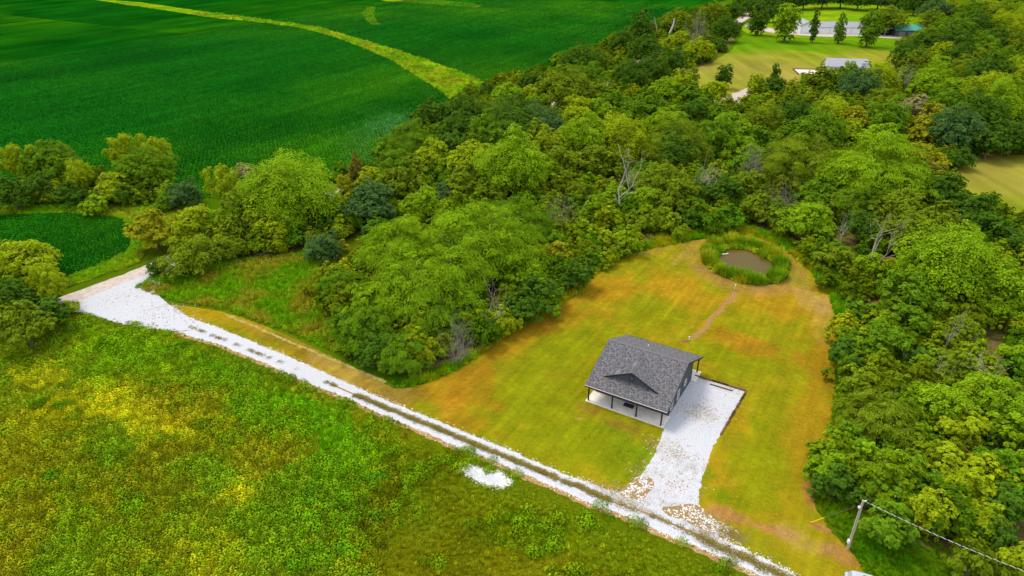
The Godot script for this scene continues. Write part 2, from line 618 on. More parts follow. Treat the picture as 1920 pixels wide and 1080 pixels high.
func tree(kind: String, tint: String, x: float, z: float, w: float, h: float, label: String, group: String) -> void:
	var names := {"broad": "broadleaf_tree", "billow": "billowy_tree", "feather": "feathery_tree", "upright": "upright_tree", "cedar": "cedar_tree", "column": "columnar_tree", "plume": "plumed_tree",
		"shrub": "shrub", "dead": "dead_tree", "brushdead": "leafless_tree", "snag": "tree_snag"}
	var o := thing(names[kind], label, "shrub" if kind == "shrub" else "tree", Vector3(x, 0, z), rng.randf() * 360.0, group)
	var count: int = turn_count.get(kind, 0)
	turn_count[kind] = count + 1
	if kind in ["dead", "brushdead", "snag"]:
		var key := kind + str(count % 3)
		if not crowns.has(key): crowns[key] = make_dead(kind, count % 3)
		var box: AABB = crowns[key].get_aabb()
		var tr := part("trunk", crowns[key], mats["dead_white"] if tint == "white" else mats["dead_grey"], o)
		var sx := w / maxf(box.size.x, box.size.z)
		tr.scale = Vector3(sx, h / (box.position.y + box.size.y), sx)
		return
	var sizes: Array = KINDS[kind]
	var best := 0
	for i in sizes.size():
		if absf(log(sizes[i][0] * 2.0 / w)) < absf(log(sizes[best][0] * 2.0 / w)): best = i
	var variants := 3 if kind in ["broad", "billow"] and best == 1 else 2
	if kind in ["cedar", "column", "plume"]: variants = 1
	var id := "%s_%d_%d" % [kind, best, count % variants]
	if not crowns.has(id): crowns[id] = make_crown(kind, best, count % variants)
	var k := Vector3(w / (sizes[best][0] * 2.0), h / sizes[best][1], w / (sizes[best][0] * 2.0))
	# stubby trees of one mesh differ in girth and lean
	var a := part("trunk", crowns[id][1], mats["bark"], o)
	a.scale = k
	var b := part("crown", crowns[id][0], mats["leaf_" + tint], o)
	b.scale = k * Vector3(rng.randf_range(0.94, 1.06), 1.0, rng.randf_range(0.94, 1.06))

const BRUSH := [[-24.1, -66.8, 2.4], [-20.7, -62.2, 2.6], [-22.9, -60.5, 2.6], [-18.8, -57.6, 2.4], [-24.6, -57.6, 2.0], [-24.8, -53.8, 2.2], [-21.9, -52.7, 2.4], [-28.8, -59.2, 0.9], [-27.6, -63.6, 0.9], [-28.2, -66.8, 0.8], [-36.2, -78.1, 2.0], [-32.3, -75.2, 1.6], [-39.9, -79.9, 1.3], [-69.3, -90.0, 1.2], [-66.9, -87.8, 1.1], [-66.2, -95.3, 1.6], [-58.8, -90.7, 1.8], [-54.2, -93.8, 1.6], [-69.0, -79.9, 1.4], [-64.4, -79.9, 1.0], [-52.9, -85.1, 1.1], [-42.6, -75.2, 1.0], [-17.3, -64.9, 1.8], [-18.8, -53.4, 2.0], [-57.9, -64.9, 1.0], [-44.1, -59.7, 1.1], [-35.3, -56.4, 1.1]]
# ---------------------------------------------------------------- everything
func _ready() -> void:
	rng.seed = 20240817
	camera_and_light()
	shape_of["FIELD"] = PackedVector2Array([Vector2(-153.6, -146.6), Vector2(-134.3, -153.7), Vector2(-116.2, -157.1), Vector2(-101.4, -158.6), Vector2(-74.5, -162.9), Vector2(-54.4, -167.5), Vector2(-44.8, -173.5), Vector2(-31.5, -198.9), Vector2(-28.7, -231.4), Vector2(-22.2, -264.1), Vector2(-6.5, -286.0), Vector2(9.1, -302.5), Vector2(25.8, -346.8), Vector2(57.6, -413.9), Vector2(104.6, -498.8), Vector2(155.8, -588.0), Vector2(255.7, -752.6), Vector2(436.4, -1158.8), Vector2(-51.4, -1231.4), Vector2(-565.9, -1231.4), Vector2(-1018.2, -1158.8), Vector2(-344.8, -370.5)])
	shape_of["WATERWAY"] = PackedVector2Array([Vector2(-403.3, -692.2), Vector2(-351.6, -636.0), Vector2(-305.8, -611.1), Vector2(-217.6, -539.9), Vector2(-166.8, -501.5), Vector2(-121.1, -463.1), Vector2(-77.2, -404.5), Vector2(-41.8, -352.5), Vector2(-21.5, -318.5), Vector2(-5.4, -288.0), Vector2(-7.2, -270.1), Vector2(-15.9, -260.7), Vector2(-21.8, -264.9), Vector2(-30.3, -286.0), Vector2(-42.3, -313.8), Vector2(-60.1, -352.5), Vector2(-79.7, -386.8), Vector2(-106.3, -427.9), Vector2(-134.6, -463.1), Vector2(-170.5, -490.7), Vector2(-207.3, -512.8), Vector2(-265.2, -559.6), Vector2(-334.1, -615.1), Vector2(-377.2, -653.7)])
	shape_of["WATERWAY2"] = PackedVector2Array([Vector2(-108.8, -539.9), Vector2(-112.4, -580.6), Vector2(-106.9, -580.6), Vector2(-99.9, -533.7), Vector2(-85.9, -477.8), Vector2(-89.6, -475.3), Vector2(-98.1, -498.8)])
	shape_of["WATERWAY3"] = PackedVector2Array([Vector2(-112.7, -653.7), Vector2(-82.7, -644.8), Vector2(-23.3, -591.7), Vector2(-28.0, -573.4), Vector2(-68.6, -599.3), Vector2(-105.3, -619.2)])
	shape_of["FIELD2"] = PackedVector2Array([Vector2(-141.4, -146.6), Vector2(-120.4, -151.7), Vector2(-104.8, -153.0), Vector2(-91.2, -149.8), Vector2(-83.4, -140.6), Vector2(-80.7, -131.7), Vector2(-83.8, -125.2), Vector2(-87.0, -119.6), Vector2(-90.2, -114.6), Vector2(-92.9, -109.5), Vector2(-102.4, -97.0)])
	shape_of["VERGE"] = PackedVector2Array([Vector2(-141.4, -146.6), Vector2(-147.0, -153.7), Vector2(-116.8, -158.2), Vector2(-100.7, -159.6), Vector2(-82.5, -160.0), Vector2(-71.4, -154.7), Vector2(-75.5, -143.5), Vector2(-76.8, -130.9), Vector2(-75.6, -127.1), Vector2(-81.0, -120.0), Vector2(-85.2, -114.6), Vector2(-87.2, -118.9), Vector2(-83.5, -124.7), Vector2(-80.4, -131.5), Vector2(-83.2, -140.6), Vector2(-91.0, -150.1), Vector2(-105.0, -153.4), Vector2(-120.6, -152.0)])
	shape_of["MEADOW"] = PackedVector2Array([Vector2(-105.0, -93.8), Vector2(-82.8, -99.4), Vector2(-78.3, -104.2), Vector2(-76.5, -106.0), Vector2(-70.9, -104.4), Vector2(-66.3, -103.3), Vector2(-62.2, -102.8), Vector2(-58.7, -101.5), Vector2(-54.5, -98.8), Vector2(-48.2, -96.0), Vector2(-44.4, -93.8), Vector2(-38.6, -90.4), Vector2(-35.5, -88.3), Vector2(-29.8, -84.7), Vector2(-25.8, -82.6), Vector2(-22.5, -80.5), Vector2(-17.7, -77.4), Vector2(-13.2, -74.8), Vector2(-10.9, -73.4), Vector2(-6.9, -70.8), Vector2(-3.0, -68.8), Vector2(0.7, -66.5), Vector2(3.9, -64.5), Vector2(6.5, -63.0), Vector2(8.3, -61.7), Vector2(12.4, -59.5), Vector2(15.8, -57.5), Vector2(18.1, -55.9), Vector2(20.3, -54.8), Vector2(22.8, -53.2), Vector2(24.9, -51.9), Vector2(26.6, -50.6), Vector2(31.3, -47.6), Vector2(27.1, -33.4), Vector2(-55.1, -33.4)])
	shape_of["DRIVE"] = PackedVector2Array([Vector2(-79.8, -108.5), Vector2(-70.9, -104.4), Vector2(-66.3, -103.3), Vector2(-62.2, -102.8), Vector2(-58.7, -101.5), Vector2(-54.5, -98.8), Vector2(-48.2, -96.0), Vector2(-44.4, -93.8), Vector2(-38.6, -90.4), Vector2(-35.5, -88.3), Vector2(-29.8, -84.7), Vector2(-25.8, -82.6), Vector2(-22.5, -80.5), Vector2(-17.7, -77.4), Vector2(-13.2, -74.8), Vector2(-10.9, -73.4), Vector2(-6.9, -70.8), Vector2(-3.0, -68.8), Vector2(0.7, -66.5), Vector2(3.9, -64.5), Vector2(6.5, -63.0), Vector2(8.3, -61.7), Vector2(12.4, -59.5), Vector2(15.8, -57.5), Vector2(18.1, -55.9), Vector2(20.3, -54.8), Vector2(22.8, -53.2), Vector2(24.9, -51.9), Vector2(26.6, -50.6), Vector2(31.3, -47.6), Vector2(35.0, -47.4), Vector2(30.5, -50.6), Vector2(28.4, -52.4), Vector2(26.2, -54.0), Vector2(24.1, -55.4), Vector2(23.0, -56.0), Vector2(17.6, -59.5), Vector2(12.8, -62.7), Vector2(9.3, -64.6), Vector2(6.7, -65.9), Vector2(2.3, -68.7), Vector2(-1.3, -71.0), Vector2(-5.6, -73.5), Vector2(-9.4, -75.9), Vector2(-15.2, -79.2), Vector2(-17.3, -80.5), Vector2(-21.3, -83.1), Vector2(-26.3, -86.3), Vector2(-31.0, -89.4), Vector2(-36.8, -93.1), Vector2(-40.0, -95.0), Vector2(-44.5, -97.8), Vector2(-51.0, -101.7), Vector2(-57.7, -105.5), Vector2(-61.5, -108.9), Vector2(-65.3, -110.5), Vector2(-69.6, -112.9), Vector2(-72.9, -116.3)])
	shape_of["LAWN"] = PackedVector2Array([Vector2(-61.6, -109.1), Vector2(-57.7, -105.3), Vector2(-50.9, -101.5), Vector2(-44.4, -97.6), Vector2(-39.9, -94.9), Vector2(-36.7, -93.0), Vector2(-31.0, -89.3), Vector2(-26.2, -86.2), Vector2(-21.3, -83.0), Vector2(-17.3, -80.4), Vector2(-15.2, -79.1), Vector2(-9.4, -75.8), Vector2(-5.6, -73.4), Vector2(-1.3, -70.9), Vector2(2.3, -68.6), Vector2(6.7, -65.8), Vector2(9.3, -64.5), Vector2(12.8, -62.7), Vector2(17.6, -59.4), Vector2(23.0, -55.9), Vector2(24.1, -55.3), Vector2(26.2, -53.9), Vector2(28.4, -52.3), Vector2(30.5, -50.6), Vector2(36.9, -46.8), Vector2(38.9, -48.7), Vector2(37.9, -50.8), Vector2(37.6, -53.4), Vector2(36.5, -56.4), Vector2(36.1, -60.1), Vector2(37.4, -64.5), Vector2(40.5, -69.8), Vector2(45.0, -77.5), Vector2(49.7, -87.8), Vector2(56.0, -102.0), Vector2(59.0, -113.1), Vector2(59.1, -122.3), Vector2(58.0, -130.2), Vector2(55.4, -137.1), Vector2(51.4, -141.1), Vector2(45.0, -139.1), Vector2(40.6, -137.7), Vector2(33.1, -134.9), Vector2(25.6, -130.9), Vector2(18.1, -124.0), Vector2(11.9, -113.1), Vector2(4.7, -105.3), Vector2(-2.6, -96.6), Vector2(-8.3, -89.0), Vector2(-13.6, -84.8), Vector2(-17.5, -84.0), Vector2(-21.2, -87.0), Vector2(-29.0, -92.5), Vector2(-35.3, -97.0), Vector2(-44.3, -102.8), Vector2(-51.1, -106.4)])
	shape_of["SOIL_A"] = PackedVector2Array([Vector2(13.0, -62.7), Vector2(14.5, -64.2), Vector2(16.0, -65.4), Vector2(17.5, -65.1), Vector2(17.5, -63.8), Vector2(16.6, -62.7), Vector2(15.7, -61.5), Vector2(14.5, -61.7)])
	shape_of["SOIL_B"] = PackedVector2Array([Vector2(17.8, -60.3), Vector2(19.2, -60.5), Vector2(21.1, -60.9), Vector2(22.4, -60.5), Vector2(23.2, -59.2), Vector2(24.0, -57.6), Vector2(23.1, -56.4), Vector2(21.5, -57.2), Vector2(19.9, -58.4), Vector2(18.4, -59.0)])
	shape_of["PAD"] = PackedVector2Array([Vector2(20.9, -74.7), Vector2(20.4, -75.6), Vector2(21.5, -77.2), Vector2(26.9, -86.2), Vector2(27.9, -87.1), Vector2(34.5, -83.3), Vector2(28.1, -73.3), Vector2(26.3, -70.3), Vector2(24.6, -66.8), Vector2(23.5, -64.5), Vector2(22.6, -62.3), Vector2(22.4, -61.0), Vector2(22.9, -59.2), Vector2(24.2, -57.5), Vector2(23.2, -55.8), Vector2(20.7, -56.4), Vector2(17.4, -58.4), Vector2(14.6, -60.3), Vector2(11.6, -62.2), Vector2(12.8, -62.8), Vector2(14.5, -64.2), Vector2(16.3, -65.9), Vector2(17.7, -67.8), Vector2(18.7, -69.8), Vector2(19.7, -71.9), Vector2(20.4, -73.8)])
	shape_of["LANE"] = PackedVector2Array([Vector2(67.8, -274.6), Vector2(70.5, -264.1), Vector2(75.3, -259.0), Vector2(79.4, -255.8), Vector2(85.2, -259.0), Vector2(91.7, -267.5), Vector2(100.1, -282.1), Vector2(98.6, -290.0), Vector2(92.5, -284.1), Vector2(83.5, -274.6), Vector2(77.0, -273.7), Vector2(71.8, -278.3)])
	shape_of["HAY"] = PackedVector2Array([Vector2(50.9, -286.0), Vector2(60.3, -296.1), Vector2(79.5, -322.1), Vector2(94.6, -344.0), Vector2(114.4, -378.5), Vector2(141.3, -440.5), Vector2(153.2, -427.9), Vector2(182.7, -415.9), Vector2(215.5, -408.2), Vector2(199.8, -370.5), Vector2(173.4, -322.1), Vector2(149.1, -310.3), Vector2(119.8, -294.1), Vector2(100.2, -274.6), Vector2(86.7, -257.4), Vector2(66.1, -253.4), Vector2(54.7, -265.8)])
	shape_of["FARMLAWN"] = PackedVector2Array([Vector2(141.3, -440.5), Vector2(149.2, -472.8), Vector2(171.4, -493.4), Vector2(202.6, -552.9), Vector2(231.6, -588.0), Vector2(263.7, -615.1), Vector2(286.4, -588.0), Vector2(290.7, -546.3), Vector2(296.5, -527.5), Vector2(266.7, -467.9), Vector2(215.1, -395.5), Vector2(215.5, -408.2), Vector2(182.7, -415.9), Vector2(153.2, -427.9)])
	shape_of["YARD"] = PackedVector2Array([Vector2(150.7, -477.8), Vector2(155.7, -482.9), Vector2(161.5, -463.1), Vector2(170.1, -449.3), Vector2(186.9, -482.9), Vector2(209.9, -482.9), Vector2(225.9, -467.9), Vector2(224.8, -440.5), Vector2(230.2, -432.0), Vector2(223.0, -419.8), Vector2(210.7, -423.8), Vector2(201.0, -429.9), Vector2(186.7, -425.8), Vector2(170.3, -432.0), Vector2(155.6, -444.9), Vector2(148.8, -465.5)])
	shape_of["HAY2"] = PackedVector2Array([Vector2(115.4, -175.5), Vector2(121.1, -185.2), Vector2(129.3, -193.8), Vector2(140.1, -198.9), Vector2(152.6, -198.9), Vector2(167.8, -193.8), Vector2(130.6, -143.5), Vector2(117.2, -145.0), Vector2(113.9, -151.4), Vector2(112.4, -161.8)])
	shape_of["SPILL"] = PackedVector2Array([Vector2(-6.4, -66.6), Vector2(-5.7, -67.5), Vector2(-4.6, -67.1), Vector2(-3.5, -66.2), Vector2(-2.4, -65.9), Vector2(-1.5, -66.0), Vector2(-1.1, -64.9), Vector2(-0.3, -64.6), Vector2(-1.3, -63.8), Vector2(-2.6, -63.9), Vector2(-4.7, -65.1)])
	shape_of["TRAIL"] = PackedVector2Array([Vector2(41.5, -113.9), Vector2(41.7, -112.3), Vector2(40.2, -109.5), Vector2(37.4, -106.6), Vector2(35.2, -104.2), Vector2(33.8, -101.7), Vector2(31.5, -98.9), Vector2(29.8, -97.0), Vector2(29.7, -97.8), Vector2(31.3, -100.3), Vector2(33.1, -103.1), Vector2(34.8, -105.3), Vector2(37.1, -107.9), Vector2(39.5, -111.1), Vector2(40.7, -113.1)])
	shape_of["WOODS_A"] = PackedVector2Array([Vector2(-47.1, -140.6), Vector2(-46.2, -179.8), Vector2(-32.2, -204.2), Vector2(-30.3, -245.7), Vector2(-6.7, -294.1), Vector2(25.9, -348.2), Vector2(77.8, -444.9), Vector2(151.3, -569.9), Vector2(149.7, -480.3), Vector2(89.8, -334.7), Vector2(52.4, -289.0), Vector2(80.9, -328.3), Vector2(86.7, -257.4), Vector2(119.1, -304.7), Vector2(170.5, -316.1), Vector2(236.6, -444.9), Vector2(336.9, -588.0), Vector2(559.5, -723.9), Vector2(171.5, -198.9), Vector2(140.1, -198.9), Vector2(120.2, -184.3), Vector2(112.9, -167.5), Vector2(116.2, -143.5), Vector2(128.4, -140.6), Vector2(60.1, -52.0), Vector2(49.0, -52.7), Vector2(43.4, -55.7), Vector2(41.9, -60.5), Vector2(37.5, -62.2), Vector2(39.0, -66.8), Vector2(45.8, -77.5), Vector2(57.6, -103.8), Vector2(60.6, -132.2), Vector2(53.6, -146.6), Vector2(43.6, -140.6), Vector2(24.3, -129.7), Vector2(15.6, -120.0), Vector2(4.7, -105.7), Vector2(-6.8, -92.2), Vector2(-15.6, -87.8), Vector2(-21.6, -89.3), Vector2(-30.8, -100.3), Vector2(-34.3, -115.6), Vector2(-31.2, -143.5), Vector2(-37.1, -137.7)])
	shape_of["WOODS_B"] = PackedVector2Array([Vector2(-146.5, -153.0), Vector2(-178.5, -193.8), Vector2(-124.2, -179.8), Vector2(-84.4, -167.5), Vector2(-81.8, -158.2), Vector2(-101.2, -158.2)])
	shape_of["WOODS_C"] = PackedVector2Array([Vector2(-73.8, -120.0), Vector2(-73.9, -127.1), Vector2(-63.6, -140.6), Vector2(-47.2, -160.0), Vector2(-37.1, -137.7), Vector2(-44.9, -132.2), Vector2(-60.4, -125.9), Vector2(-67.5, -122.3)])
	shape_of["WOODS_D"] = PackedVector2Array([Vector2(-128.1, -129.7), Vector2(-99.4, -129.7), Vector2(-83.4, -111.5), Vector2(-79.1, -105.7), Vector2(-81.5, -100.3), Vector2(-97.5, -90.7)])
	shape_of["WOODS_E"] = PackedVector2Array([Vector2(176.9, -588.0), Vector2(234.4, -672.4), Vector2(308.0, -723.9), Vector2(382.7, -672.4), Vector2(313.5, -559.6), Vector2(289.8, -595.5), Vector2(268.8, -627.5), Vector2(230.2, -595.5), Vector2(180.5, -521.5), Vector2(160.3, -504.3)])
	shape_of["POLE_GRASS"] = PackedVector2Array([Vector2(36.1, -60.1), Vector2(38.2, -52.0), Vector2(39.6, -50.3), Vector2(40.8, -48.0), Vector2(51.8, -48.0), Vector2(51.4, -52.0), Vector2(47.8, -54.9), Vector2(42.5, -57.6), Vector2(40.9, -60.9)])
	shape_of["ROUGH"] = PackedVector2Array([Vector2(-71.2, -115.6), Vector2(-70.1, -121.2), Vector2(-58.7, -127.1), Vector2(-44.5, -130.9), Vector2(-35.9, -132.2), Vector2(-27.2, -115.6), Vector2(-29.0, -100.3), Vector2(-26.4, -92.5), Vector2(-35.8, -98.6), Vector2(-51.5, -107.6), Vector2(-61.4, -110.5)])
	centre_line = [Vector2(-55.3, -101.7), Vector2(-49.5, -98.3), Vector2(-42.4, -94.2), Vector2(-36.2, -90.7), Vector2(-31.2, -87.4), Vector2(-27.5, -85.2), Vector2(-23.1, -82.4), Vector2(-18.0, -79.3), Vector2(-13.4, -76.6), Vector2(-9.2, -74.2), Vector2(-3.8, -70.8), Vector2(0.7, -68.2), Vector2(5.9, -65.0), Vector2(8.5, -63.6), Vector2(12.0, -61.3), Vector2(15.1, -59.8), Vector2(17.9, -58.2), Vector2(21.0, -56.2), Vector2(22.3, -54.9), Vector2(24.2, -53.8), Vector2(26.5, -52.4), Vector2(28.7, -50.8), Vector2(32.2, -48.5)]
	patches["lawn"] = [
		[3.2, -85.1, 9, 12, 0, Color8(146, 154, 20), 0.9],
		[10.5, -95.3, 7, 9, 0, Color8(146, 154, 20), 0.9],
		[13.5, -71.9, 8, 5, 0, Color8(124, 148, 18), 0.8],
		[6.7, -76.3, 8, 5, 0, Color8(146, 154, 20), 0.8],
		[37.0, -90.7, 6, 5, 0, Color8(146, 154, 20), 0.8],
		[44.8, -93.8, 5, 6, 0, Color8(146, 154, 20), 0.6],
		[24.5, -105.7, 6, 7, 0, Color8(146, 154, 20), 0.75],
		[32.2, -67.8, 4, 9, 0, Color8(146, 154, 20), 0.8],
		[39.1, -79.9, 4, 8, 0, Color8(146, 154, 20), 0.6],
		[0.0, -71.9, 10, 4, 0, Color8(146, 154, 20), 0.7],
		[18.3, -66.8, 6, 5, 0, Color8(124, 148, 18), 0.7],
		[37.2, -103.8, 4, 6, 0, Color8(146, 154, 20), 0.5],
		[31.9, -93.8, 4, 3, 0, Color8(146, 154, 20), 0.8],
		[9.7, -68.8, 7, 3, 0, Color8(146, 154, 20), 0.6],
		[0.0, -97.0, 3, 16, 0, Color8(184, 134, 36), 0.55],
		[-5.6, -85.8, 5, 6, 0, Color8(184, 134, 36), 0.55],
		[-10.9, -81.8, 5, 3, 0, Color8(184, 134, 36), 0.5],
		[9.5, -106.6, 3, 8, 0, Color8(184, 134, 36), 0.5],
		[39.3, -95.7, 6, 3.5, 0, Color8(184, 134, 36), 0.65],
		[47.8, -89.3, 2.5, 8, 0, Color8(184, 134, 36), 0.5],
		[31.1, -114.6, 8, 5, 0, Color8(188, 150, 34), 0.7],
		[52.3, -109.5, 6, 9, 0, Color8(188, 150, 34), 0.7],
		[18.2, -115.6, 6, 8, 0, Color8(188, 150, 34), 0.8],
		[40.7, -74.1, 3, 9, 0, Color8(188, 150, 34), 0.6],
		[-6.7, -76.3, 5, 2, 0, Color8(184, 134, 36), 0.5],
		[25.9, -58.8, 3.2, 1.0, 0.1, Color8(190, 140, 84), 0.9],
		[29.4, -57.1, 3, 0.8, 0.15, Color8(190, 140, 84), 0.9],
		[35.8, -57.1, 2, 0.7, 0.2, Color8(190, 140, 84), 0.9],
		[36.1, -53.4, 2.5, 1.5, 0, Color8(190, 140, 84), 0.8],
		[32.4, -55.3, 3, 2, 0, Color8(202, 170, 106), 0.5],
		[36.4, -62.7, 0.8, 2.5, 0.3, Color8(190, 140, 84), 0.7],
		[11.4, -78.5, 3, 1.2, 0, Color8(150, 126, 48), 0.7],
		[15.4, -75.2, 5, 1.2, 0, Color8(150, 126, 48), 0.7],
		[9.3, -76.9, 1, 0.6, 0, Color8(202, 170, 106), 0.9],
		[19.2, -71.9, 2, 1.5, 0, Color8(150, 126, 48), 0.5],
		[-34.9, -95.3, 14, 2.2, 0, Color8(150, 126, 48), 0.6],
		[-22.7, -86.4, 9, 2.5, 0, Color8(202, 170, 106), 0.55],
		[-49.4, -104.4, 9, 1.5, 0, Color8(188, 150, 34), 0.5],
		[-17.3, -82.4, 6, 3, 0, Color8(150, 126, 48), 0.6],
		[36.4, -129.7, 3, 7, 0, Color8(202, 170, 106), 0.75],
		[30.3, -132.2, 4, 4, 0, Color8(202, 170, 106), 0.5],
		[55.5, -115.6, 3, 9, 0.5, Color8(202, 170, 106), 0.6],
		[54.4, -103.8, 2, 7, 0.2, Color8(202, 170, 106), 0.4],
		[55.7, -124.7, 4, 5, 0, Color8(202, 170, 106), 0.7]]
	patches["meadow"] = [
		[-62.0, -81.8, 8, 4.5, 0.3, Color8(196, 186, 22), 0.65],
		[-50.2, -75.8, 8, 4.5, 0.3, Color8(196, 186, 22), 0.65],
		[-71.4, -87.8, 6, 4, 0.2, Color8(196, 186, 22), 0.5],
		[-33.8, -62.7, 4, 2.5, 0, Color8(196, 186, 22), 0.65],
		[-55.7, -79.3, 5, 3, 0, Color8(196, 186, 22), 0.6],
		[-31.5, -52.7, 5, 3, 0, Color8(196, 186, 22), 0.5],
		[-79.4, -97.0, 9, 5, 0, Color8(124, 148, 18), 0.6],
		[-24.2, -65.9, 5, 7, 0, Color8(106, 136, 18), 0.75],
		[-25.2, -59.7, 5, 5, 0, Color8(106, 136, 18), 0.7],
		[-19.8, -58.0, 4, 6, 0, Color8(106, 136, 18), 0.7],
		[-25.3, -53.4, 5, 4, 0, Color8(106, 136, 18), 0.65],
		[-36.4, -78.7, 8, 5, 0, Color8(104, 154, 10), 0.8],
		[-26.5, -75.2, 9, 4, 0.1, Color8(98, 152, 10), 0.8],
		[-20.8, -68.8, 6, 5, 0, Color8(98, 152, 10), 0.7],
		[-28.8, -59.2, 2, 2, 0, Color8(108, 140, 16), 0.9],
		[-27.6, -63.6, 2, 2, 0, Color8(106, 136, 18), 0.65],
		[-63.6, -95.3, 10, 5, 0, Color8(116, 158, 10), 0.7],
		[-52.3, -89.3, 8, 5, 0, Color8(106, 146, 10), 0.6],
		[-63.1, -89.3, 5, 4, 0, Color8(106, 146, 10), 0.6],
		[-44.3, -87.8, 9, 3, 0.1, Color8(96, 144, 10), 0.7],
		[-45.3, -79.9, 9, 5, 0, Color8(138, 130, 18), 0.7],
		[-43.9, -64.9, 10, 6, 0, Color8(124, 124, 14), 0.6],
		[-35.3, -70.8, 8, 5, 0, Color8(138, 132, 18), 0.7],
		[-54.9, -66.8, 10, 6, 0, Color8(122, 124, 12), 0.5],
		[-64.7, -75.2, 9, 6, 0, Color8(140, 142, 12), 0.5],
		[-39.7, -75.2, 5, 3, 0, Color8(142, 146, 14), 0.6],
		[-46.2, -56.4, 10, 5, 0, Color8(128, 128, 12), 0.4],
		[-10.6, -64.9, 10, 7, 0, Color8(108, 132, 10), 0.6],
		[-3.7, -58.0, 12, 6, 0, Color8(126, 128, 12), 0.6],
		[5.5, -56.4, 9, 5, 0, Color8(110, 134, 10), 0.6],
		[-12.2, -56.4, 8, 8, 0, Color8(112, 120, 12), 0.5],
		[-16.7, -61.3, 4, 9, 0, Color8(98, 106, 12), 0.6],
		[14.0, -52.7, 9, 4, 0, Color8(110, 134, 10), 0.5]]
	materials()
	setting()
	house()
	farm()
	small_things()
	trees()
	plants()

func camera_and_light() -> void:
	var cam := Camera3D.new()
	cam.name = "camera"
	add_child(cam)
	cam.position = Vector3(0, 62, 0)
	cam.rotation_degrees = Vector3(-28.2, 0, 0)
	cam.fov = 45.12
	cam.near = 0.5
	cam.far = 6000.0
	cam.current = true
	var we := WorldEnvironment.new()
	we.name = "environment"
	var e := Environment.new()
	var sky := Sky.new()
	var sm := ProceduralSkyMaterial.new()
	sm.sky_top_color = Color(0.90, 0.92, 0.96)
	sm.sky_horizon_color = Color(0.95, 0.955, 0.965)
	sm.sky_curve = 0.2
	sm.ground_bottom_color = Color(0.2, 0.22, 0.14)
	sm.ground_horizon_color = Color(0.5, 0.52, 0.5)
	sm.sun_angle_max = 12.0
	sky.sky_material = sm
	e.background_mode = Environment.BG_SKY
	e.sky = sky
	e.background_energy_multiplier = 0.82
	e.tonemap_mode = Environment.TONE_MAPPER_LINEAR
	e.tonemap_exposure = 2.0
	e.sdfgi_enabled = true
	e.ssao_enabled = true
	e.ssil_enabled = true
	we.environment = e
	add_child(we)
	var sun := DirectionalLight3D.new()
	sun.name = "sun"
	add_child(sun)
	# high hazy sun beyond the far left of the view
	sun.look_at_from_position(Vector3(-0.42, 1.0, -0.30) * 100.0, Vector3.ZERO, Vector3.UP)
	sun.light_energy = 0.5
	sun.light_angular_distance = 20.0
	sun.light_color = Color(1.0, 0.96, 0.89)
	sun.shadow_enabled = true

func materials() -> void:
	for k in TINTS: mats["leaf_" + k] = leafy(Color(TINTS[k][0], TINTS[k][1], TINTS[k][2]))
	mats["bark"] = flat_mat(Color(0.11, 0.085, 0.06), 0.95)
	mats["dead_white"] = flat_mat(Color(0.38, 0.35, 0.30), 0.9)
	mats["dead_grey"] = flat_mat(Color(0.21, 0.19, 0.17), 0.9)
	mats["plant"] = leafy(Color(1, 1, 1), 0.5)
	mats["plain_plant"] = leafy(Color(1, 1, 1), 0.25)

func meadow_lin(x: float, z: float) -> Color:
	return meadow_color(x, z)

func field_color(x: float, z: float) -> Color:
	var w := n_c.get_noise_2d(x * 0.22, z * 0.22)
	var w2 := n_a.get_noise_2d(x * 0.16 + 40.0, z * 0.16)
	var c := Color8(24, 112, 20).lerp(Color8(64, 130, 14), clampf(0.35 + w * 1.2, 0.0, 1.0))
	c = c.lerp(Color8(12, 94, 16), clampf(w2 * 1.4, 0.0, 0.7))
	var ru := x * 0.879 + z * 0.477
	var rv := -x * 0.477 + z * 0.879
	var st := 1.0 + 0.28 * n_b.get_noise_2d(ru * 0.9, rv * 0.05) + 0.22 * n_a.get_noise_2d(ru * 0.35, rv * 0.03)
	c = Color(clampf(c.r * st, 0, 1), clampf(c.g * (0.5 + st * 0.5), 0, 1), c.b)
	# pale sheen near the wooded corner, painted into the crop colour
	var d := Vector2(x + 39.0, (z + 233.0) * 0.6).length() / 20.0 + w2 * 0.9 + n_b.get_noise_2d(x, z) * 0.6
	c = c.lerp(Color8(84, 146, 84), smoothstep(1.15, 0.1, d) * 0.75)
	return c

func waterway_color(x: float, z: float) -> Color:
	var w := n_a.get_noise_2d(x * 0.7, z * 0.7)
	return Color8(126, 184, 16).lerp(Color8(164, 182, 28), clampf(0.4 + w * 2.0, 0, 1)).lerp(Color8(140, 150, 44), clampf(n_b.get_noise_2d(x * 0.7, z * 0.7) * 1.3, 0, 0.7))

func hay_color(x: float, z: float) -> Color:
	var w := n_c.get_noise_2d(x, z)
	var c := Color8(176, 172, 62).lerp(Color8(150, 166, 40), clampf(0.3 + w * 1.6, 0, 1))
	# tanner where it was cut last
	c = c.lerp(Color8(184, 168, 84), smoothstep(60.0, 15.0, Vector2(x - 118.0, z + 318.0).length()) * 0.7)
	c = c.lerp(Color8(118, 164, 22), smoothstep(-365.0, -395.0, z + w * 30.0))
	return c.lerp(Color8(182, 168, 78), smoothstep(30.0, 10.0, Vector2(x - 138.0, z + 183.0).length()) * 0.7)

func rough_color(x: float, z: float) -> Color:
	var w := n_a.get_noise_2d(x, z)
	return Color8(86, 128, 14).lerp(Color8(120, 138, 20), clampf(0.4 + w * 1.7, 0, 1))

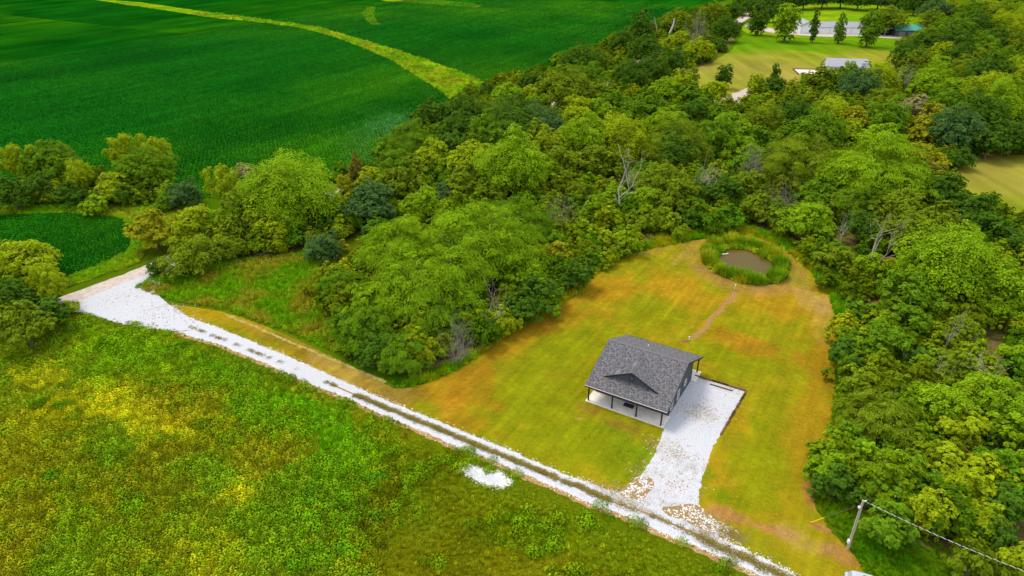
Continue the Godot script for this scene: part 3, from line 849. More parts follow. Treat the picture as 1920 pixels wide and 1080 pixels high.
func setting() -> void:
	var turf := grain(21, 256, Color(0.62, 0.64, 0.55), Color(1, 1, 1), [0.1, 0.3])
	var rough_map := macro_map("rough", Vector2(-700, -1200), 1500.0, 0.0, 96, 256, rough_color, 0.15, 0.0, 90)
	var base := PackedVector2Array([Vector2(-2600, -3200), Vector2(2600, -3200), Vector2(2600, 700), Vector2(-2600, 700)])
	sheet("ground", base, -0.02, ground_mat(turf, 5.0, 6.0, rough_map), "rough green grassland under everything", "ground", 0.0, 0.0, "rough")
	var litter := grain(22, 256, Color(0.34, 0.30, 0.17), Color(0.58, 0.54, 0.30), [0.04, 0.2])
	for k in ["WOODS_A", "WOODS_B", "WOODS_C", "WOODS_D", "WOODS_E"]:
		sheet("forest_floor", shape_of[k], 0.0, ground_mat(litter, 6.0, 6.0), {"WOODS_A": "shaded leaf littered floor of the big woods", "WOODS_B": "shaded floor of the hedgerow between the fields", "WOODS_C": "shaded ground under the gravel road tree row",
			"WOODS_D": "shaded ground under the trees by the junction", "WOODS_E": "shaded ground under the trees behind the white sheds"}[k], "forest floor", 3.0, 1.0)
	# soybeans
	var soy := grain(23, 512, Color(0.35, 0.42, 0.3), Color(1, 1, 1), [0.06, 0.22], 0.01, Color(1.0, 1.0, 0.8))
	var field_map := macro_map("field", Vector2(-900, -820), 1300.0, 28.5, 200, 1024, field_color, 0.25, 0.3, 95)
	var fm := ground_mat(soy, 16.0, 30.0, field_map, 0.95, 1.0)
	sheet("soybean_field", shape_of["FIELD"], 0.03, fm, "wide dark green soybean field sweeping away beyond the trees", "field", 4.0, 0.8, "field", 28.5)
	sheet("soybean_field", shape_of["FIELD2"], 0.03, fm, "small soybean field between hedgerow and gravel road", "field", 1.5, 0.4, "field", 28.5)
	var water_map := macro_map("way", Vector2(-420, -800), 600.0, 0.0, 300, 512, waterway_color, 0.3, 0.0, 97)
	var wm := ground_mat(turf, 6.0, 12.0, water_map)
	sheet("grass_waterway", shape_of["WATERWAY"], 0.07, wm, "long curved bright grass strip dividing the soybean fields", "grass strip", 3.0, 2.4, "way")
	sheet("grass_waterway", shape_of["WATERWAY2"], 0.07, wm, "short bright grass gully in the far soybean field", "grass strip", 3.0, 2.0, "way")
	sheet("grass_waterway", shape_of["WATERWAY3"], 0.07, wm, "thin pale grass strip at far edge of the soybeans", "grass strip", 3.0, 2.0, "way")
	sheet("grass_verge", shape_of["VERGE"], 0.05, wm, "bright grass verge around the small soybean field", "grass verge", 1.5, 0.8, "way")
	# meadow
	var meadow_map := macro_map("meadow", Vector2(-125, -125), 170.0, 0.0, 256, 512, meadow_color, 0.3, 0.0, 101)
	sheet("meadow", shape_of["MEADOW"], 0.004, ground_mat(turf, 3.0, 5.0, meadow_map), "weedy unmown meadow below the driveway", "meadow", 1.0, 0.4, "meadow")
	# lawn
	var lawn_tile := grain(24, 512, Color(0.74, 0.72, 0.64), Color(1, 1, 1), [0.1, 0.3], 0.01, Color(1.0, 0.95, 0.8))
	var lawn_map := macro_map("lawn", Vector2(-20, -160), 170.0, 31.0, 360, 1024, lawn_color, 0.3, 0.24, 103)
	sheet("lawn", shape_of["LAWN"], 0.016, ground_mat(lawn_tile, 6.0, 0.0, lawn_map), "mown golden green lawn round the house and pond", "lawn", 0.8, 0.35, "lawn", 31.0)
	# hay meadows
	var hay_map := macro_map("hay", Vector2(60, -500), 400.0, 0.0, 200, 512, hay_color, 0.12, 0.2, 107)
	var hm := ground_mat(turf, 5.0, 4.0, hay_map)
	sheet("hay_field", shape_of["HAY"], 0.016, hm, "pale mown hayfield below the distant white sheds", "field", 3.0, 0.8, "hay")
	sheet("hay_field", shape_of["HAY2"], 0.016, hm, "small mown field among trees at the view's edge", "field", 2.0, 0.8, "hay")
	sheet("farm_lawn", shape_of["FARMLAWN"], 0.03, ground_mat(turf, 5.0, 4.0, water_map), "bright green lawn round the distant white sheds", "lawn", 3.0, 0.6, "way")
	# gravel
	var stone := grain(25, 512, Color(0.56, 0.57, 0.60), Color(0.90, 0.905, 0.935), [0.12, 0.4], 0.06, Color(0.42, 0.40, 0.40))
	var gm := ground_mat(stone, 11.0, 0.0, null, 0.95, 0.95)
	var road_grain := grain(26, 512, Color(0.66, 0.61, 0.58), Color(0.86, 0.81, 0.77), [0.012, 0.2], 0.01, Color(0.5, 0.46, 0.4))
	var rm := ground_mat(road_grain, 9.0, 0.0)
	var road_line := [Vector2(-175, 40), Vector2(-120, -48), Vector2(-82, -108.5), Vector2(-72.3, -121.5), Vector2(-60.5, -141), Vector2(-15, -209), Vector2(24, -272), Vector2(66, -352), Vector2(98, -408), Vector2(150, -490), Vector2(176, -545), Vector2(240, -690)]
	sheet("gravel_road", strip(road_line, 6.4), 0.09, rm, "pale gravel county road running behind the tree row", "road", 1.2, 0.5)
	var dirt := grain(30, 256, Color(0.52, 0.40, 0.24), Color(0.80, 0.66, 0.46), [0.06, 0.25])
	var low_edge := []
	for i in range(3, 29): low_edge.append(shape_of["DRIVE"][i])
	sheet("driveway_shoulder", strip(low_edge, 1.5), 0.02, ground_mat(dirt, 3.0, 1.0), "narrow bare tan shoulder along the drive's lower edge", "road shoulder", 0.5, 0.4)
	sheet("driveway", shape_of["DRIVE"], 0.024, gm, "long white gravel driveway running across the foreground", "driveway", 0.45, 0.32)
	var mid_line := centre_line.slice(5)
	sheet("drive_centre_strip", strip(mid_line, 0.26), 0.04, ground_mat(dirt, 2.0, 1.0, null, 0.95, 0.85), "thin worn strip of soil between the drive's wheel tracks", "soil strip", 0.3, 0.55)
	sheet("junction_apron", PackedVector2Array([Vector2(-83, -104), Vector2(-74, -118), Vector2(-66.5, -127), Vector2(-65.5, -120.5), Vector2(-67.5, -115.5), Vector2(-63, -110), Vector2(-55, -100.5), Vector2(-62, -100.9), Vector2(-69.5, -103.4), Vector2(-75, -106.2), Vector2(-79, -106.4)]), 0.094, gm, "flared white gravel apron where driveway meets road", "driveway", 0.6, 0.5)
	sheet("gravel_pad", shape_of["PAD"], 0.034, gm, "white gravel parking pad and turnout beside the house", "gravel pad", 0.45, -0.3)
	var earth := grain(33, 256, Color(0.46, 0.37, 0.24), Color(0.74, 0.63, 0.46), [0.06, 0.3])
	sheet("bare_soil", shape_of["SOIL_A"], 0.046, ground_mat(earth, 3.0, 1.0), "bare soil showing through gravel on the turnout's inner corner", "bare soil", 0.22, 0.95)
	sheet("bare_soil", shape_of["SOIL_B"], 0.046, ground_mat(earth, 3.0, 1.0), "bare soil showing through gravel on the turnout's outer corner", "bare soil", 0.22, 0.95)
	sheet("gravel_spill", shape_of["SPILL"], 0.012, gm, "spilled patch of white gravel in the meadow grass", "gravel patch", 0.35, 0.3)
	sheet("gravel_lane", shape_of["LANE"], 0.024, rm, "pale gravel lane showing between trees by the hayfield", "lane", 2.0, 0.8)
	sheet("gravel_yard", shape_of["YARD"], 0.05, rm, "white gravel farmyard in front of the sheds", "yard", 2.0, 0.8)
	var soil := grain(27, 256, Color(0.55, 0.40, 0.24), Color(0.80, 0.62, 0.40), [0.03, 0.2])
	sheet("soil_trail", strip([Vector2(41.6, -114.2), Vector2(41.0, -112.4), Vector2(38.6, -109.2), Vector2(36.4, -106.0), Vector2(34.6, -104.2), Vector2(33.4, -101.4), Vector2(31.6, -99.6), Vector2(29.9, -97.6)], 0.95), 0.028, ground_mat(soil, 3.0, 8.0), "backfilled strip of bare tan soil from house to pond", "soil trail", 0.35, 0.8)
	# pond
	var ring := PackedVector2Array()
	for i in 40:
		var a := TAU * i / 40.0
		ring.append(Vector2(47.4 + cos(a) * 6.6, -126.6 + sin(a) * 8.4))
	var pm := flat_mat(Color(0.085, 0.060, 0.010), 0.07)
	pm.metallic_specular = 0.16
	sheet("pond_water", ring, 0.03, pm, "small brown pond inside a ring of cattails", "pond", 0.8, 0.5)
	var mud := grain(28, 128, Color(0.28, 0.26, 0.10), Color(0.42, 0.40, 0.16), [0.05, 0.2])
	var bank := PackedVector2Array()
	for i in 40:
		var a := TAU * i / 40.0
		bank.append(Vector2(47.3 + cos(a) * 8.4, -127.4 + sin(a) * 10.7))
	sheet("pond_bank", bank, 0.024, ground_mat(mud, 3.0, 5.0), "damp weedy bank round the pond water", "bank", 0.6, 0.3)

func strip(line: Array, width: float) -> PackedVector2Array:
	var a := PackedVector2Array()
	var b := PackedVector2Array()
	for i in line.size():
		var d: Vector2 = (line[mini(i + 1, line.size() - 1)] - line[maxi(i - 1, 0)]).normalized()
		a.append(line[i] + d.orthogonal() * width * 0.5)
		b.append(line[i] - d.orthogonal() * width * 0.5)
	b.reverse()
	a.append_array(b)
	return a

# ---------------------------------------------------------------- the house
func slab(s: Shape, a: Vector3, b: Vector3, c: Vector3, d: Vector3, thick: float) -> void:
	# a, b, c, d clockwise from above
	var k := Vector3(0, -thick, 0)
	s.hexa([a + k, b + k, c + k, d + k, a, b, c, d])

func shingle_mat() -> StandardMaterial3D:
	var w := 512
	var im := Image.create(w, w, false, Image.FORMAT_RGB8)
	var hm := Image.create(w, w, false, Image.FORMAT_L8)
	var r := RandomNumberGenerator.new()
	r.seed = 555
	var tones := [Color8(98, 98, 103), Color8(114, 114, 119), Color8(134, 133, 138), Color8(80, 81, 87), Color8(122, 117, 118), Color8(64, 65, 71)]
	var rows := 32
	for j in rows:
		var y := j * w / rows
		var x := -(r.randi() % 40)
		hm.fill_rect(Rect2i(0, y, w, w / rows), Color(0.75, 0.75, 0.75))
		hm.fill_rect(Rect2i(0, y, w, 2), Color(0.1, 0.1, 0.1))
		while x < w:
			var n := 14 + r.randi() % 26
			var c: Color = tones[r.randi() % tones.size()]
			c = c.lerp(tones[1], 0.1)
			im.fill_rect(Rect2i(x, y, n, w / rows), c)
			if r.randf() < 0.4: hm.fill_rect(Rect2i(x, y + 2, n, w / rows - 2), Color(1, 1, 1))
			x += n
	var m := StandardMaterial3D.new()
	m.albedo_color = Color(0.88, 0.88, 0.88)
	m.albedo_texture = ImageTexture.create_from_image(im)
	m.heightmap_enabled = true
	m.heightmap_texture = ImageTexture.create_from_image(hm)
	m.heightmap_scale = 1.2
	m.uv1_scale = Vector3(1.0 / 2.7, 1.0 / 2.7, 1)
	m.roughness = 0.9
	m.metallic_specular = 0.3
	return m

func siding_mat(lin: Color, pitch := 0.2) -> StandardMaterial3D:
	var im := Image.create(64, 64, false, Image.FORMAT_L8)
	for y in 64:
		for x in 64:
			var k := 0.25 + 0.7 * (y / 64.0)
			if y < 5: k = 0.05
			im.set_pixel(x, y, Color(k, k, k))
	var m := flat_mat(lin, 0.6)
	m.heightmap_enabled = true
	m.heightmap_texture = ImageTexture.create_from_image(im)
	m.heightmap_scale = 1.5
	m.uv1_scale = Vector3(1.0, 1.0 / pitch, 1.0)
	return m

func window_part(called: String, parent: Node3D, x: Transform3D, w: float, h: float, frame_mat: Material, rails := 1) -> void:
	# in the plane z = 0, facing +z of the transform
	var f := Shape.new()
	var t := 0.09
	f.box(Vector3(-w / 2 - t, -h / 2 - t, -0.02), Vector3(w / 2 + t, -h / 2, 0.05), x)
	f.box(Vector3(-w / 2 - t, h / 2, -0.02), Vector3(w / 2 + t, h / 2 + t, 0.05), x)
	f.box(Vector3(-w / 2 - t, -h / 2, -0.02), Vector3(-w / 2, h / 2, 0.047), x)
	f.box(Vector3(w / 2, -h / 2, -0.02), Vector3(w / 2 + t, h / 2, 0.047), x)
	if rails > 0: f.box(Vector3(-w / 2, -0.025, -0.02), Vector3(w / 2, 0.025, 0.036), x)
	var p := part(called, f.mesh(), frame_mat, parent)
	var g := Shape.new()
	g.box(Vector3(-w / 2, -h / 2, -0.02), Vector3(w / 2, -0.027 if rails > 0 else h / 2, 0.012), x)
	part("pane", g.mesh(), mats["glass"], p)
	if rails > 0:
		var g2 := Shape.new()
		g2.box(Vector3(-w / 2, 0.027, -0.02), Vector3(w / 2, h / 2, 0.012), x)
		part("pane", g2.mesh(), mats["glass"], p)

func house() -> void:
	mats["glass"] = flat_mat(Color(0.06, 0.075, 0.09), 0.05)
	mats["glass"].metallic_specular = 0.5
	mats["white_trim"] = flat_mat(Color(0.64, 0.64, 0.63), 0.5)
	mats["black_trim"] = flat_mat(Color(0.018, 0.018, 0.021), 0.5)
	var brown := flat_mat(Color(0.035, 0.022, 0.018), 0.7)
	var siding := siding_mat(Color(0.050, 0.063, 0.080))
	var shingles := shingle_mat()
	var concrete := ground_mat(grain(31, 128, Color(0.82, 0.80, 0.76), Color(0.93, 0.91, 0.87), [0.02, 0.2]), 4.0, 0.3, null, 0.9, 0.95)
	var o := thing("house", "single storey slate blue house with dark shingle roof and long porch", "house", Vector3(11.07, 0, -80.94), HOUSE_TURN)
	var S := 0.443
	# slabs
	part("porch_floor", box_mesh(Vector3(-0.35, -0.2, -2.5), Vector3(11.45, 0.14, 0.3)), concrete, o)
	part("back_porch_floor", box_mesh(Vector3(-0.3, -0.2, -15.4), Vector3(11.9, 0.14, -12.5)), concrete, o)
	part("foundation", box_mesh(Vector3(-0.02, -0.2, -12.498), Vector3(11.22, 0.138, -2.502)), flat_mat(Color(0.42, 0.41, 0.39), 0.9), o)
	# walls
	var f := Shape.new()
	f.box(Vector3(0, 0.14, -2.64), Vector3(11.2, 3.98, -2.5))
	part("front_wall", f.mesh(), siding, o)
	f = Shape.new()
	f.box(Vector3(0, 0.14, -12.5), Vector3(11.2, 3.98, -12.36))
	part("back_wall", f.mesh(), siding, o)
	for sx in [0.0, 11.06]:
		var g := Shape.new()
		var x0: float = sx
		var x1: float = sx + 0.14
		var prof := [Vector2(-2.64, 0.14), Vector2(-2.64, 3.75), Vector2(-7.5, 6.12), Vector2(-12.36, 3.75), Vector2(-12.36, 0.14)]
		for xx in [x0, x1]:
			for i in [1, 2, 3]:
				var a := Vector3(xx, prof[0].y, prof[0].x)
				var b := Vector3(xx, prof[i].y, prof[i].x)
				var c := Vector3(xx, prof[i + 1].y, prof[i + 1].x)
				var uvs := [Vector2(prof[0].x, -prof[0].y), Vector2(prof[i].x, -prof[i].y), Vector2(prof[i + 1].x, -prof[i + 1].y)]
				if xx == x1: g.tri(a, b, c, uvs[0], uvs[1], uvs[2])
				else: g.tri(a, c, b, uvs[0], uvs[2], uvs[1])
		for i in 5:
			var p: Vector2 = prof[i]
			var q: Vector2 = prof[(i + 1) % 5]
			g.quad(Vector3(x0, p.y, p.x), Vector3(x0, q.y, q.x), Vector3(x1, q.y, q.x), Vector3(x1, p.y, p.x))
		part("gable_wall", g.mesh(), siding, o)
	# gable ends of the porch roof, dark infill between porch beam and roof
	# roof slopes
	var L := -0.5
	var Rr := 11.75
	var front := Shape.new()
	slab(front, Vector3(L, 6.4, -7.5), Vector3(Rr, 6.4, -7.5), Vector3(Rr, 2.9, 0.4), Vector3(L, 2.9, 0.4), 0.2)
	part("front_roof_slope", front.mesh(), shingles, o)
	var rear := Shape.new()
	slab(rear, Vector3(Rr, 6.398, -7.503), Vector3(L, 6.398, -7.503), Vector3(L, 2.9, -15.4), Vector3(Rr, 2.9, -15.4), 0.2)
	part("rear_roof_slope", rear.mesh(), shingles, o)
	var cap := Shape.new()
	slab(cap, Vector3(L - 0.01, 6.35, -7.66), Vector3(Rr + 0.01, 6.35, -7.66), Vector3(Rr + 0.01, 6.44, -7.5), Vector3(L - 0.01, 6.44, -7.5), 0.03)
	slab(cap, Vector3(L - 0.01, 6.44, -7.5), Vector3(Rr + 0.01, 6.44, -7.5), Vector3(Rr + 0.01, 6.35, -7.34), Vector3(L - 0.01, 6.35, -7.34), 0.03)
	part("ridge_cap", cap.mesh(), flat_mat(Color(0.13, 0.13, 0.145), 0.9), o)
	# fascias and barge boards
	part("fascia", box_mesh(Vector3(L - 0.02, 2.66, 0.4), Vector3(Rr + 0.02, 2.91, 0.44)), brown, o)
	part("gutter_lip", box_mesh(Vector3(L - 0.02, 2.9, 0.405), Vector3(Rr + 0.02, 2.935, 0.5)), flat_mat(Color(0.45, 0.40, 0.36), 0.5), o)
	part("fascia", box_mesh(Vector3(L - 0.02, 2.66, -15.44), Vector3(Rr + 0.02, 2.91, -15.4)), brown, o)
	for sx in [L - 0.04, Rr]:
		for back in [false, true]:
			var b := Shape.new()
			var z0 := 0.4 if not back else -15.4
			var y0 := 2.9
			var ys := 6.4
			b.hexa([Vector3(sx, ys - 0.28, -7.5), Vector3(sx + 0.04, ys - 0.28, -7.5), Vector3(sx + 0.04, y0 - 0.28, z0), Vector3(sx, y0 - 0.28, z0), Vector3(sx, ys - 0.01, -7.5), Vector3(sx + 0.04, ys - 0.01, -7.5), Vector3(sx + 0.04, y0 - 0.01, z0), Vector3(sx, y0 - 0.01, z0)])
			part("barge_board", b.mesh(), mats["black_trim"], o)
	# porch beams, ceiling and posts
	part("porch_beam", box_mesh(Vector3(-0.1, 2.36, -0.1), Vector3(11.3, 2.64, 0.1)), brown, o)
	part("back_porch_beam", box_mesh(Vector3(-0.1, 2.36, -15.14), Vector3(11.5, 2.64, -14.94)), brown, o)
	for x in [0.0, 3.667, 7.333, 11.0]:
		part("porch_post", box_mesh(Vector3(x - 0.09, 0.14, -0.09), Vector3(x + 0.09, 2.36, 0.09)), brown, o)
		part("back_porch_post", box_mesh(Vector3(x + 0.3 - 0.09, 0.14, -15.13), Vector3(x + 0.3 + 0.09, 2.36, -14.95)), brown, o)
	# front gable on the roof
	var gw := Shape.new()
	var zf := -2.0
	var base_y := 2.9 + S * 2.4
	gw.tri(Vector3(1.75, base_y - 0.1, zf), Vector3(5.55, 5.72, zf), Vector3(9.35, base_y - 0.1, zf), Vector2(1.75, -3.9), Vector2(5.55, -5.7), Vector2(9.35, -3.9))
	gw.tri(Vector3(1.75, base_y - 0.1, zf - 0.1), Vector3(9.35, base_y - 0.1, zf - 0.1), Vector3(5.55, 5.72, zf - 0.1))
	part("dormer_wall", gw.mesh(), siding, o)
	for sg in [-1.0, 1.0]:
		var dr := Shape.new()
		var ap := Vector3(5.55, 5.93, zf + 0.3)
		var bk := Vector3(5.55, 5.93, -6.5)
		var e1 := Vector3(5.55 + sg * 4.15, base_y - 0.05, zf + 0.3)
		var e2 := Vector3(5.55 + sg * 4.0, base_y - 0.02, zf - 0.12)
		if sg < 0: slab(dr, e2, bk, ap, e1, 0.09)
		else: slab(dr, bk, e2, e1, ap, 0.09)
		part("dormer_slope", dr.mesh(), shingles, o)
		var bb := Shape.new()
		var q := Vector3(0, -0.22, 0)
		var z1 := Vector3(0, 0, 0.035)
		if sg < 0: bb.hexa([e1 + q, ap + q, ap + q + z1, e1 + q + z1, e1, ap, ap + z1, e1 + z1])
		else: bb.hexa([ap + q, e1 + q, e1 + q + z1, ap + q + z1, ap, e1, e1 + z1, ap + z1])
		part("dormer_barge_board", bb.mesh(), mats["black_trim"], o)
	window_part("dormer_window", o, Transform3D(Basis(), Vector3(5.5, 4.82, zf + 0.01)), 0.5, 0.62, mats["black_trim"], 0)
	# windows of the side wall (facing +x)
	var side := Basis(Vector3.UP, PI / 2)
	window_part("window", o, Transform3D(side, Vector3(11.21, 1.75, -9.2)), 0.75, 0.8, mats["white_trim"])
	window_part("window", o, Transform3D(side, Vector3(11.21, 1.5, -6.2)), 0.8, 1.4, mats["white_trim"])
	window_part("window", o, Transform3D(side, Vector3(11.21, 1.5, -3.5)), 0.8, 1.4, mats["white_trim"])
	# front wall under the porch
	window_part("front_window", o, Transform3D(Basis(), Vector3(2.2, 1.55, -2.49)), 1.5, 1.3, mats["white_trim"])
	window_part("front_window", o, Transform3D(Basis(), Vector3(8.9, 1.55, -2.49)), 1.5, 1.3, mats["white_trim"])
	var door := part("front_door", box_mesh(Vector3(5.05, 0.16, -2.5), Vector3(6.0, 2.2, -2.45)), flat_mat(Color(0.03, 0.03, 0.034), 0.5), o)
	part("door_handle", box_mesh(Vector3(5.88, 1.1, -2.45), Vector3(5.94, 1.2, -2.4)), flat_mat(Color(0.5, 0.5, 0.5), 0.3, 1.0), door)
	var mat_o := part("door_mat", box_mesh(Vector3(4.75, 0.14, -2.3), Vector3(6.3, 0.165, -1.4)), flat_mat(Color(0.03, 0.03, 0.032), 0.95), self)
	mat_o.position = o.position
	mat_o.rotation_degrees.y = HOUSE_TURN
	tag(mat_o, "dark door mat on the front porch floor", "door mat")
	# roof vent pipe
	var vp := Shape.new()
	vp.tube([Vector3(4.9, 5.2, -9.7), Vector3(4.9, 5.95, -9.7)], [0.07, 0.07], 10)
	part("vent_pipe", vp.mesh(), mats["white_trim"], o)
	var vb := Shape.new()
	vb.tube([Vector3(4.9, 5.36, -9.7), Vector3(4.9, 5.5, -9.7)], [0.16, 0.08], 10)
	part("vent_boot", vb.mesh(), flat_mat(Color(0.12, 0.12, 0.13), 0.6), o)

# ---------------------------------------------------------------- distant farm
func shed(called: String, label: String, at: Vector3, turn: float, w: float, d: float, eave: float, rise: float, wall_m: Material, roof_m: Material, group := "") -> Node3D:
	# ridge along x, front wall at z = 0, depth towards -z
	var o := thing(called, label, "shed", at, turn, group)
	part("front_wall", box_mesh(Vector3(0, 0, -0.2), Vector3(w, eave, 0)), wall_m, o)
	part("back_wall", box_mesh(Vector3(0, 0, -d), Vector3(w, eave, -d + 0.2)), wall_m, o)
	for x in [0.0, w - 0.2]:
		var g := Shape.new()
		g.hexa([Vector3(x, 0, -d + 0.2), Vector3(x + 0.2, 0, -d + 0.2), Vector3(x + 0.2, 0, -0.2), Vector3(x, 0, -0.2), Vector3(x, eave, -d + 0.2), Vector3(x + 0.2, eave, -d + 0.2), Vector3(x + 0.2, eave, -0.2), Vector3(x, eave, -0.2)])
		g.tri(Vector3(x, eave, 0), Vector3(x, eave + rise - 0.05, -d / 2), Vector3(x, eave, -d))
		g.tri(Vector3(x + 0.2, eave, 0), Vector3(x + 0.2, eave, -d), Vector3(x + 0.2, eave + rise - 0.05, -d / 2))
		part("end_wall", g.mesh(), wall_m, o)
	var a := Shape.new()
	slab(a, Vector3(-0.4, eave + rise, -d / 2), Vector3(w + 0.4, eave + rise, -d / 2), Vector3(w + 0.4, eave - 0.1, 0.4), Vector3(-0.4, eave - 0.1, 0.4), 0.12)
	part("roof_slope", a.mesh(), roof_m, o)
	var b := Shape.new()
	slab(b, Vector3(w + 0.4, eave + rise, -d / 2 - 0.002), Vector3(-0.4, eave + rise, -d / 2 - 0.002), Vector3(-0.4, eave - 0.1, -d - 0.4), Vector3(w + 0.4, eave - 0.1, -d - 0.4), 0.12)
	part("roof_slope", b.mesh(), roof_m, o)
	return o

func ribbed(lin: Color) -> StandardMaterial3D:
	var m := flat_mat(lin, 0.65)
	var im := Image.create(32, 4, false, Image.FORMAT_L8)
	for x in 32:
		var k := 1.0 if x < 5 else 0.2
		for y in 4: im.set_pixel(x, y, Color(k, k, k))
	m.heightmap_enabled = true
	m.heightmap_texture = ImageTexture.create_from_image(im)
	m.heightmap_scale = 3.0
	m.uv1_scale = Vector3(1.1, 1, 1)
	return m

func farm() -> void:
	var white := ribbed(Color(0.62, 0.63, 0.66))
	var grey_roof := ribbed(Color(0.25, 0.26, 0.30))
	var pale_roof := ribbed(Color(0.40, 0.41, 0.46))
	var door_m := flat_mat(Color(0.70, 0.71, 0.73), 0.5)
	var dark := white
	# first shed: gable end towards us
	var o := thing("machine_shed", "white end-gabled shed with grey roof and one wide door", "shed", Vector3(173.0, 0, -439.5), -5.0, "white sheds of the distant farmyard")
	var w := 8.6
	var g := Shape.new()
	var prof := [Vector2(0, 0), Vector2(0, 4.6), Vector2(w / 2, 6.6), Vector2(w, 4.6), Vector2(w, 0)]
	for z in [0.0, -14.0]:
		for i in [1, 2, 3]:
			var p := [Vector3(0, 0, z), Vector3(prof[i].x, prof[i].y, z), Vector3(prof[i + 1].x, prof[i + 1].y, z)]
			if z == 0.0: g.tri(p[0], p[1], p[2])
			else: g.tri(p[0], p[2], p[1])
	for i in [0, 3]:
		g.quad(Vector3(prof[i].x, prof[i].y, 0), Vector3(prof[i].x, prof[i].y, -14), Vector3(prof[i + 1].x, prof[i + 1].y, -14), Vector3(prof[i + 1].x, prof[i + 1].y, 0))
	part("wall", g.mesh(), white, o)
	for sg in [-1.0, 1.0]:
		var s := Shape.new()
		var rx := w / 2
		var ex: float = w / 2 + sg * (w / 2 + 0.4)
		if sg > 0: slab(s, Vector3(rx, 6.75, -14.4), Vector3(ex, 4.55, -14.4), Vector3(ex, 4.55, 0.4), Vector3(rx, 6.75, 0.4), 0.14)
		else: slab(s, Vector3(ex, 4.55, -14.4), Vector3(rx, 6.75, -14.4), Vector3(rx, 6.75, 0.4), Vector3(ex, 4.55, 0.4), 0.14)
		part("roof_slope", s.mesh(), grey_roof, o)
		var bb := Shape.new()
		if sg > 0: bb.hexa([Vector3(rx, 6.3, 0.4), Vector3(ex, 4.1, 0.4), Vector3(ex, 4.1, 0.46), Vector3(rx, 6.3, 0.46), Vector3(rx, 6.72, 0.4), Vector3(ex, 4.5, 0.4), Vector3(ex, 4.5, 0.46), Vector3(rx, 6.72, 0.46)])
		else: bb.hexa([Vector3(ex, 4.1, 0.4), Vector3(rx, 6.3, 0.4), Vector3(rx, 6.3, 0.46), Vector3(ex, 4.1, 0.46), Vector3(ex, 4.5, 0.4), Vector3(rx, 6.72, 0.4), Vector3(rx, 6.72, 0.46), Vector3(ex, 4.5, 0.46)])
		part("barge_board", bb.mesh(), flat_mat(Color(0.25, 0.26, 0.29), 0.6), o)
	part("door", box_mesh(Vector3(1.0, 0.02, 0.0), Vector3(w - 1.0, 3.9, 0.08)), door_m, o)
	# long shed with overhead doors
	var l := shed("machine_shed", "long low white shed with row of overhead doors", Vector3(182.6, 0, -437.5), -4.0, 27.0, 11.0, 3.9, 2.4, white, grey_roof, "white sheds of the distant farmyard")
	for x in [1.4, 7.6, 13.8, 20.0]:
		part("overhead_door", box_mesh(Vector3(x, 0.02, 0.0), Vector3(x + 5.0, 3.2, 0.08)), door_m, l)
	# open fronted shed
	var h := thing("open_shed", "open-fronted white shed with dark interior beside long shed", "shed", Vector3(209.5, 0, -432.0), -4.0, "white sheds of the distant farmyard")
	part("back_wall", box_mesh(Vector3(0, 0, -10), Vector3(16, 3.6, -9.8)), dark, h)
	part("end_wall", box_mesh(Vector3(0, 0, -9.8), Vector3(0.2, 3.8, 0)), white, h)
	part("end_wall", box_mesh(Vector3(15.8, 0, -9.8), Vector3(16, 3.8, 0)), white, h)
	part("earth_floor", box_mesh(Vector3(0.2, -0.05, -9.8), Vector3(15.8, 0.07, 0)), flat_mat(Color(0.1, 0.09, 0.08), 0.95), h)
	for x in [0.25, 5.2, 10.4, 15.55]:
		part("post", box_mesh(Vector3(x, 0, -0.22), Vector3(x + 0.2, 3.9, -0.02)), dark, h)
	var rs := Shape.new()
	slab(rs, Vector3(-0.4, 5.6, -6), Vector3(16.4, 5.6, -6), Vector3(16.4, 4.0, 0.6), Vector3(-0.4, 4.0, 0.6), 0.14)
	part("roof_slope", rs.mesh(), pale_roof, h)
	rs = Shape.new()
	slab(rs, Vector3(16.4, 5.6, -6.002), Vector3(-0.4, 5.6, -6.002), Vector3(-0.4, 3.6, -10.5), Vector3(16.4, 3.6, -10.5), 0.14)
	part("roof_slope", rs.mesh(), pale_roof, h)
	# green roofed shed
	var gs := shed("barn", "dark walled barn with green metal roof behind trees", Vector3(224.0, 0, -427.0), -6.0, 18.0, 10.0, 3.6, 2.6, flat_mat(Color(0.07, 0.065, 0.07), 0.9), ribbed(Color(0.05, 0.28, 0.21)))
	for x in [2.0, 7.0, 12.0]:
		part("door", box_mesh(Vector3(x, 0.02, 0), Vector3(x + 3.4, 2.8, 0.06)), flat_mat(Color(0.16, 0.15, 0.15), 0.8), gs)
	# house hidden in the trees
	var hh := shed("farmhouse", "house with smooth grey roof mostly hidden by trees", Vector3(141.0, 0, -319.0), -10.0, 17.0, 11.0, 3.2, 2.6, flat_mat(Color(0.5, 0.48, 0.44), 0.8), flat_mat(Color(0.27, 0.275, 0.32), 0.8))
	hh.set_meta("category", "house")
	for x in [2.0, 6.5, 11.5]:
		window_part("window", hh, Transform3D(Basis(), Vector3(x + 1.2, 1.7, 0.01)), 1.2, 1.2, mats["white_trim"])
	# concrete pad with a low kerb
	var pad := thing("concrete_pad", "tan concrete pad with dark kerb at hayfield edge", "concrete pad", Vector3(127.5, 0, -316.0), -8.0)
	part("slab", box_mesh(Vector3(0, 0, -12), Vector3(14, 0.16, 0)), flat_mat(Color(0.62, 0.53, 0.43), 0.9), pad)
	part("kerb", box_mesh(Vector3(-0.35, 0, -12.35), Vector3(14, 0.5, -12.0)), flat_mat(Color(0.08, 0.07, 0.06), 0.9), pad)
	part("kerb", box_mesh(Vector3(-0.35, 0, -12.0), Vector3(0, 0.5, 0)), flat_mat(Color(0.08, 0.07, 0.06), 0.9), pad)
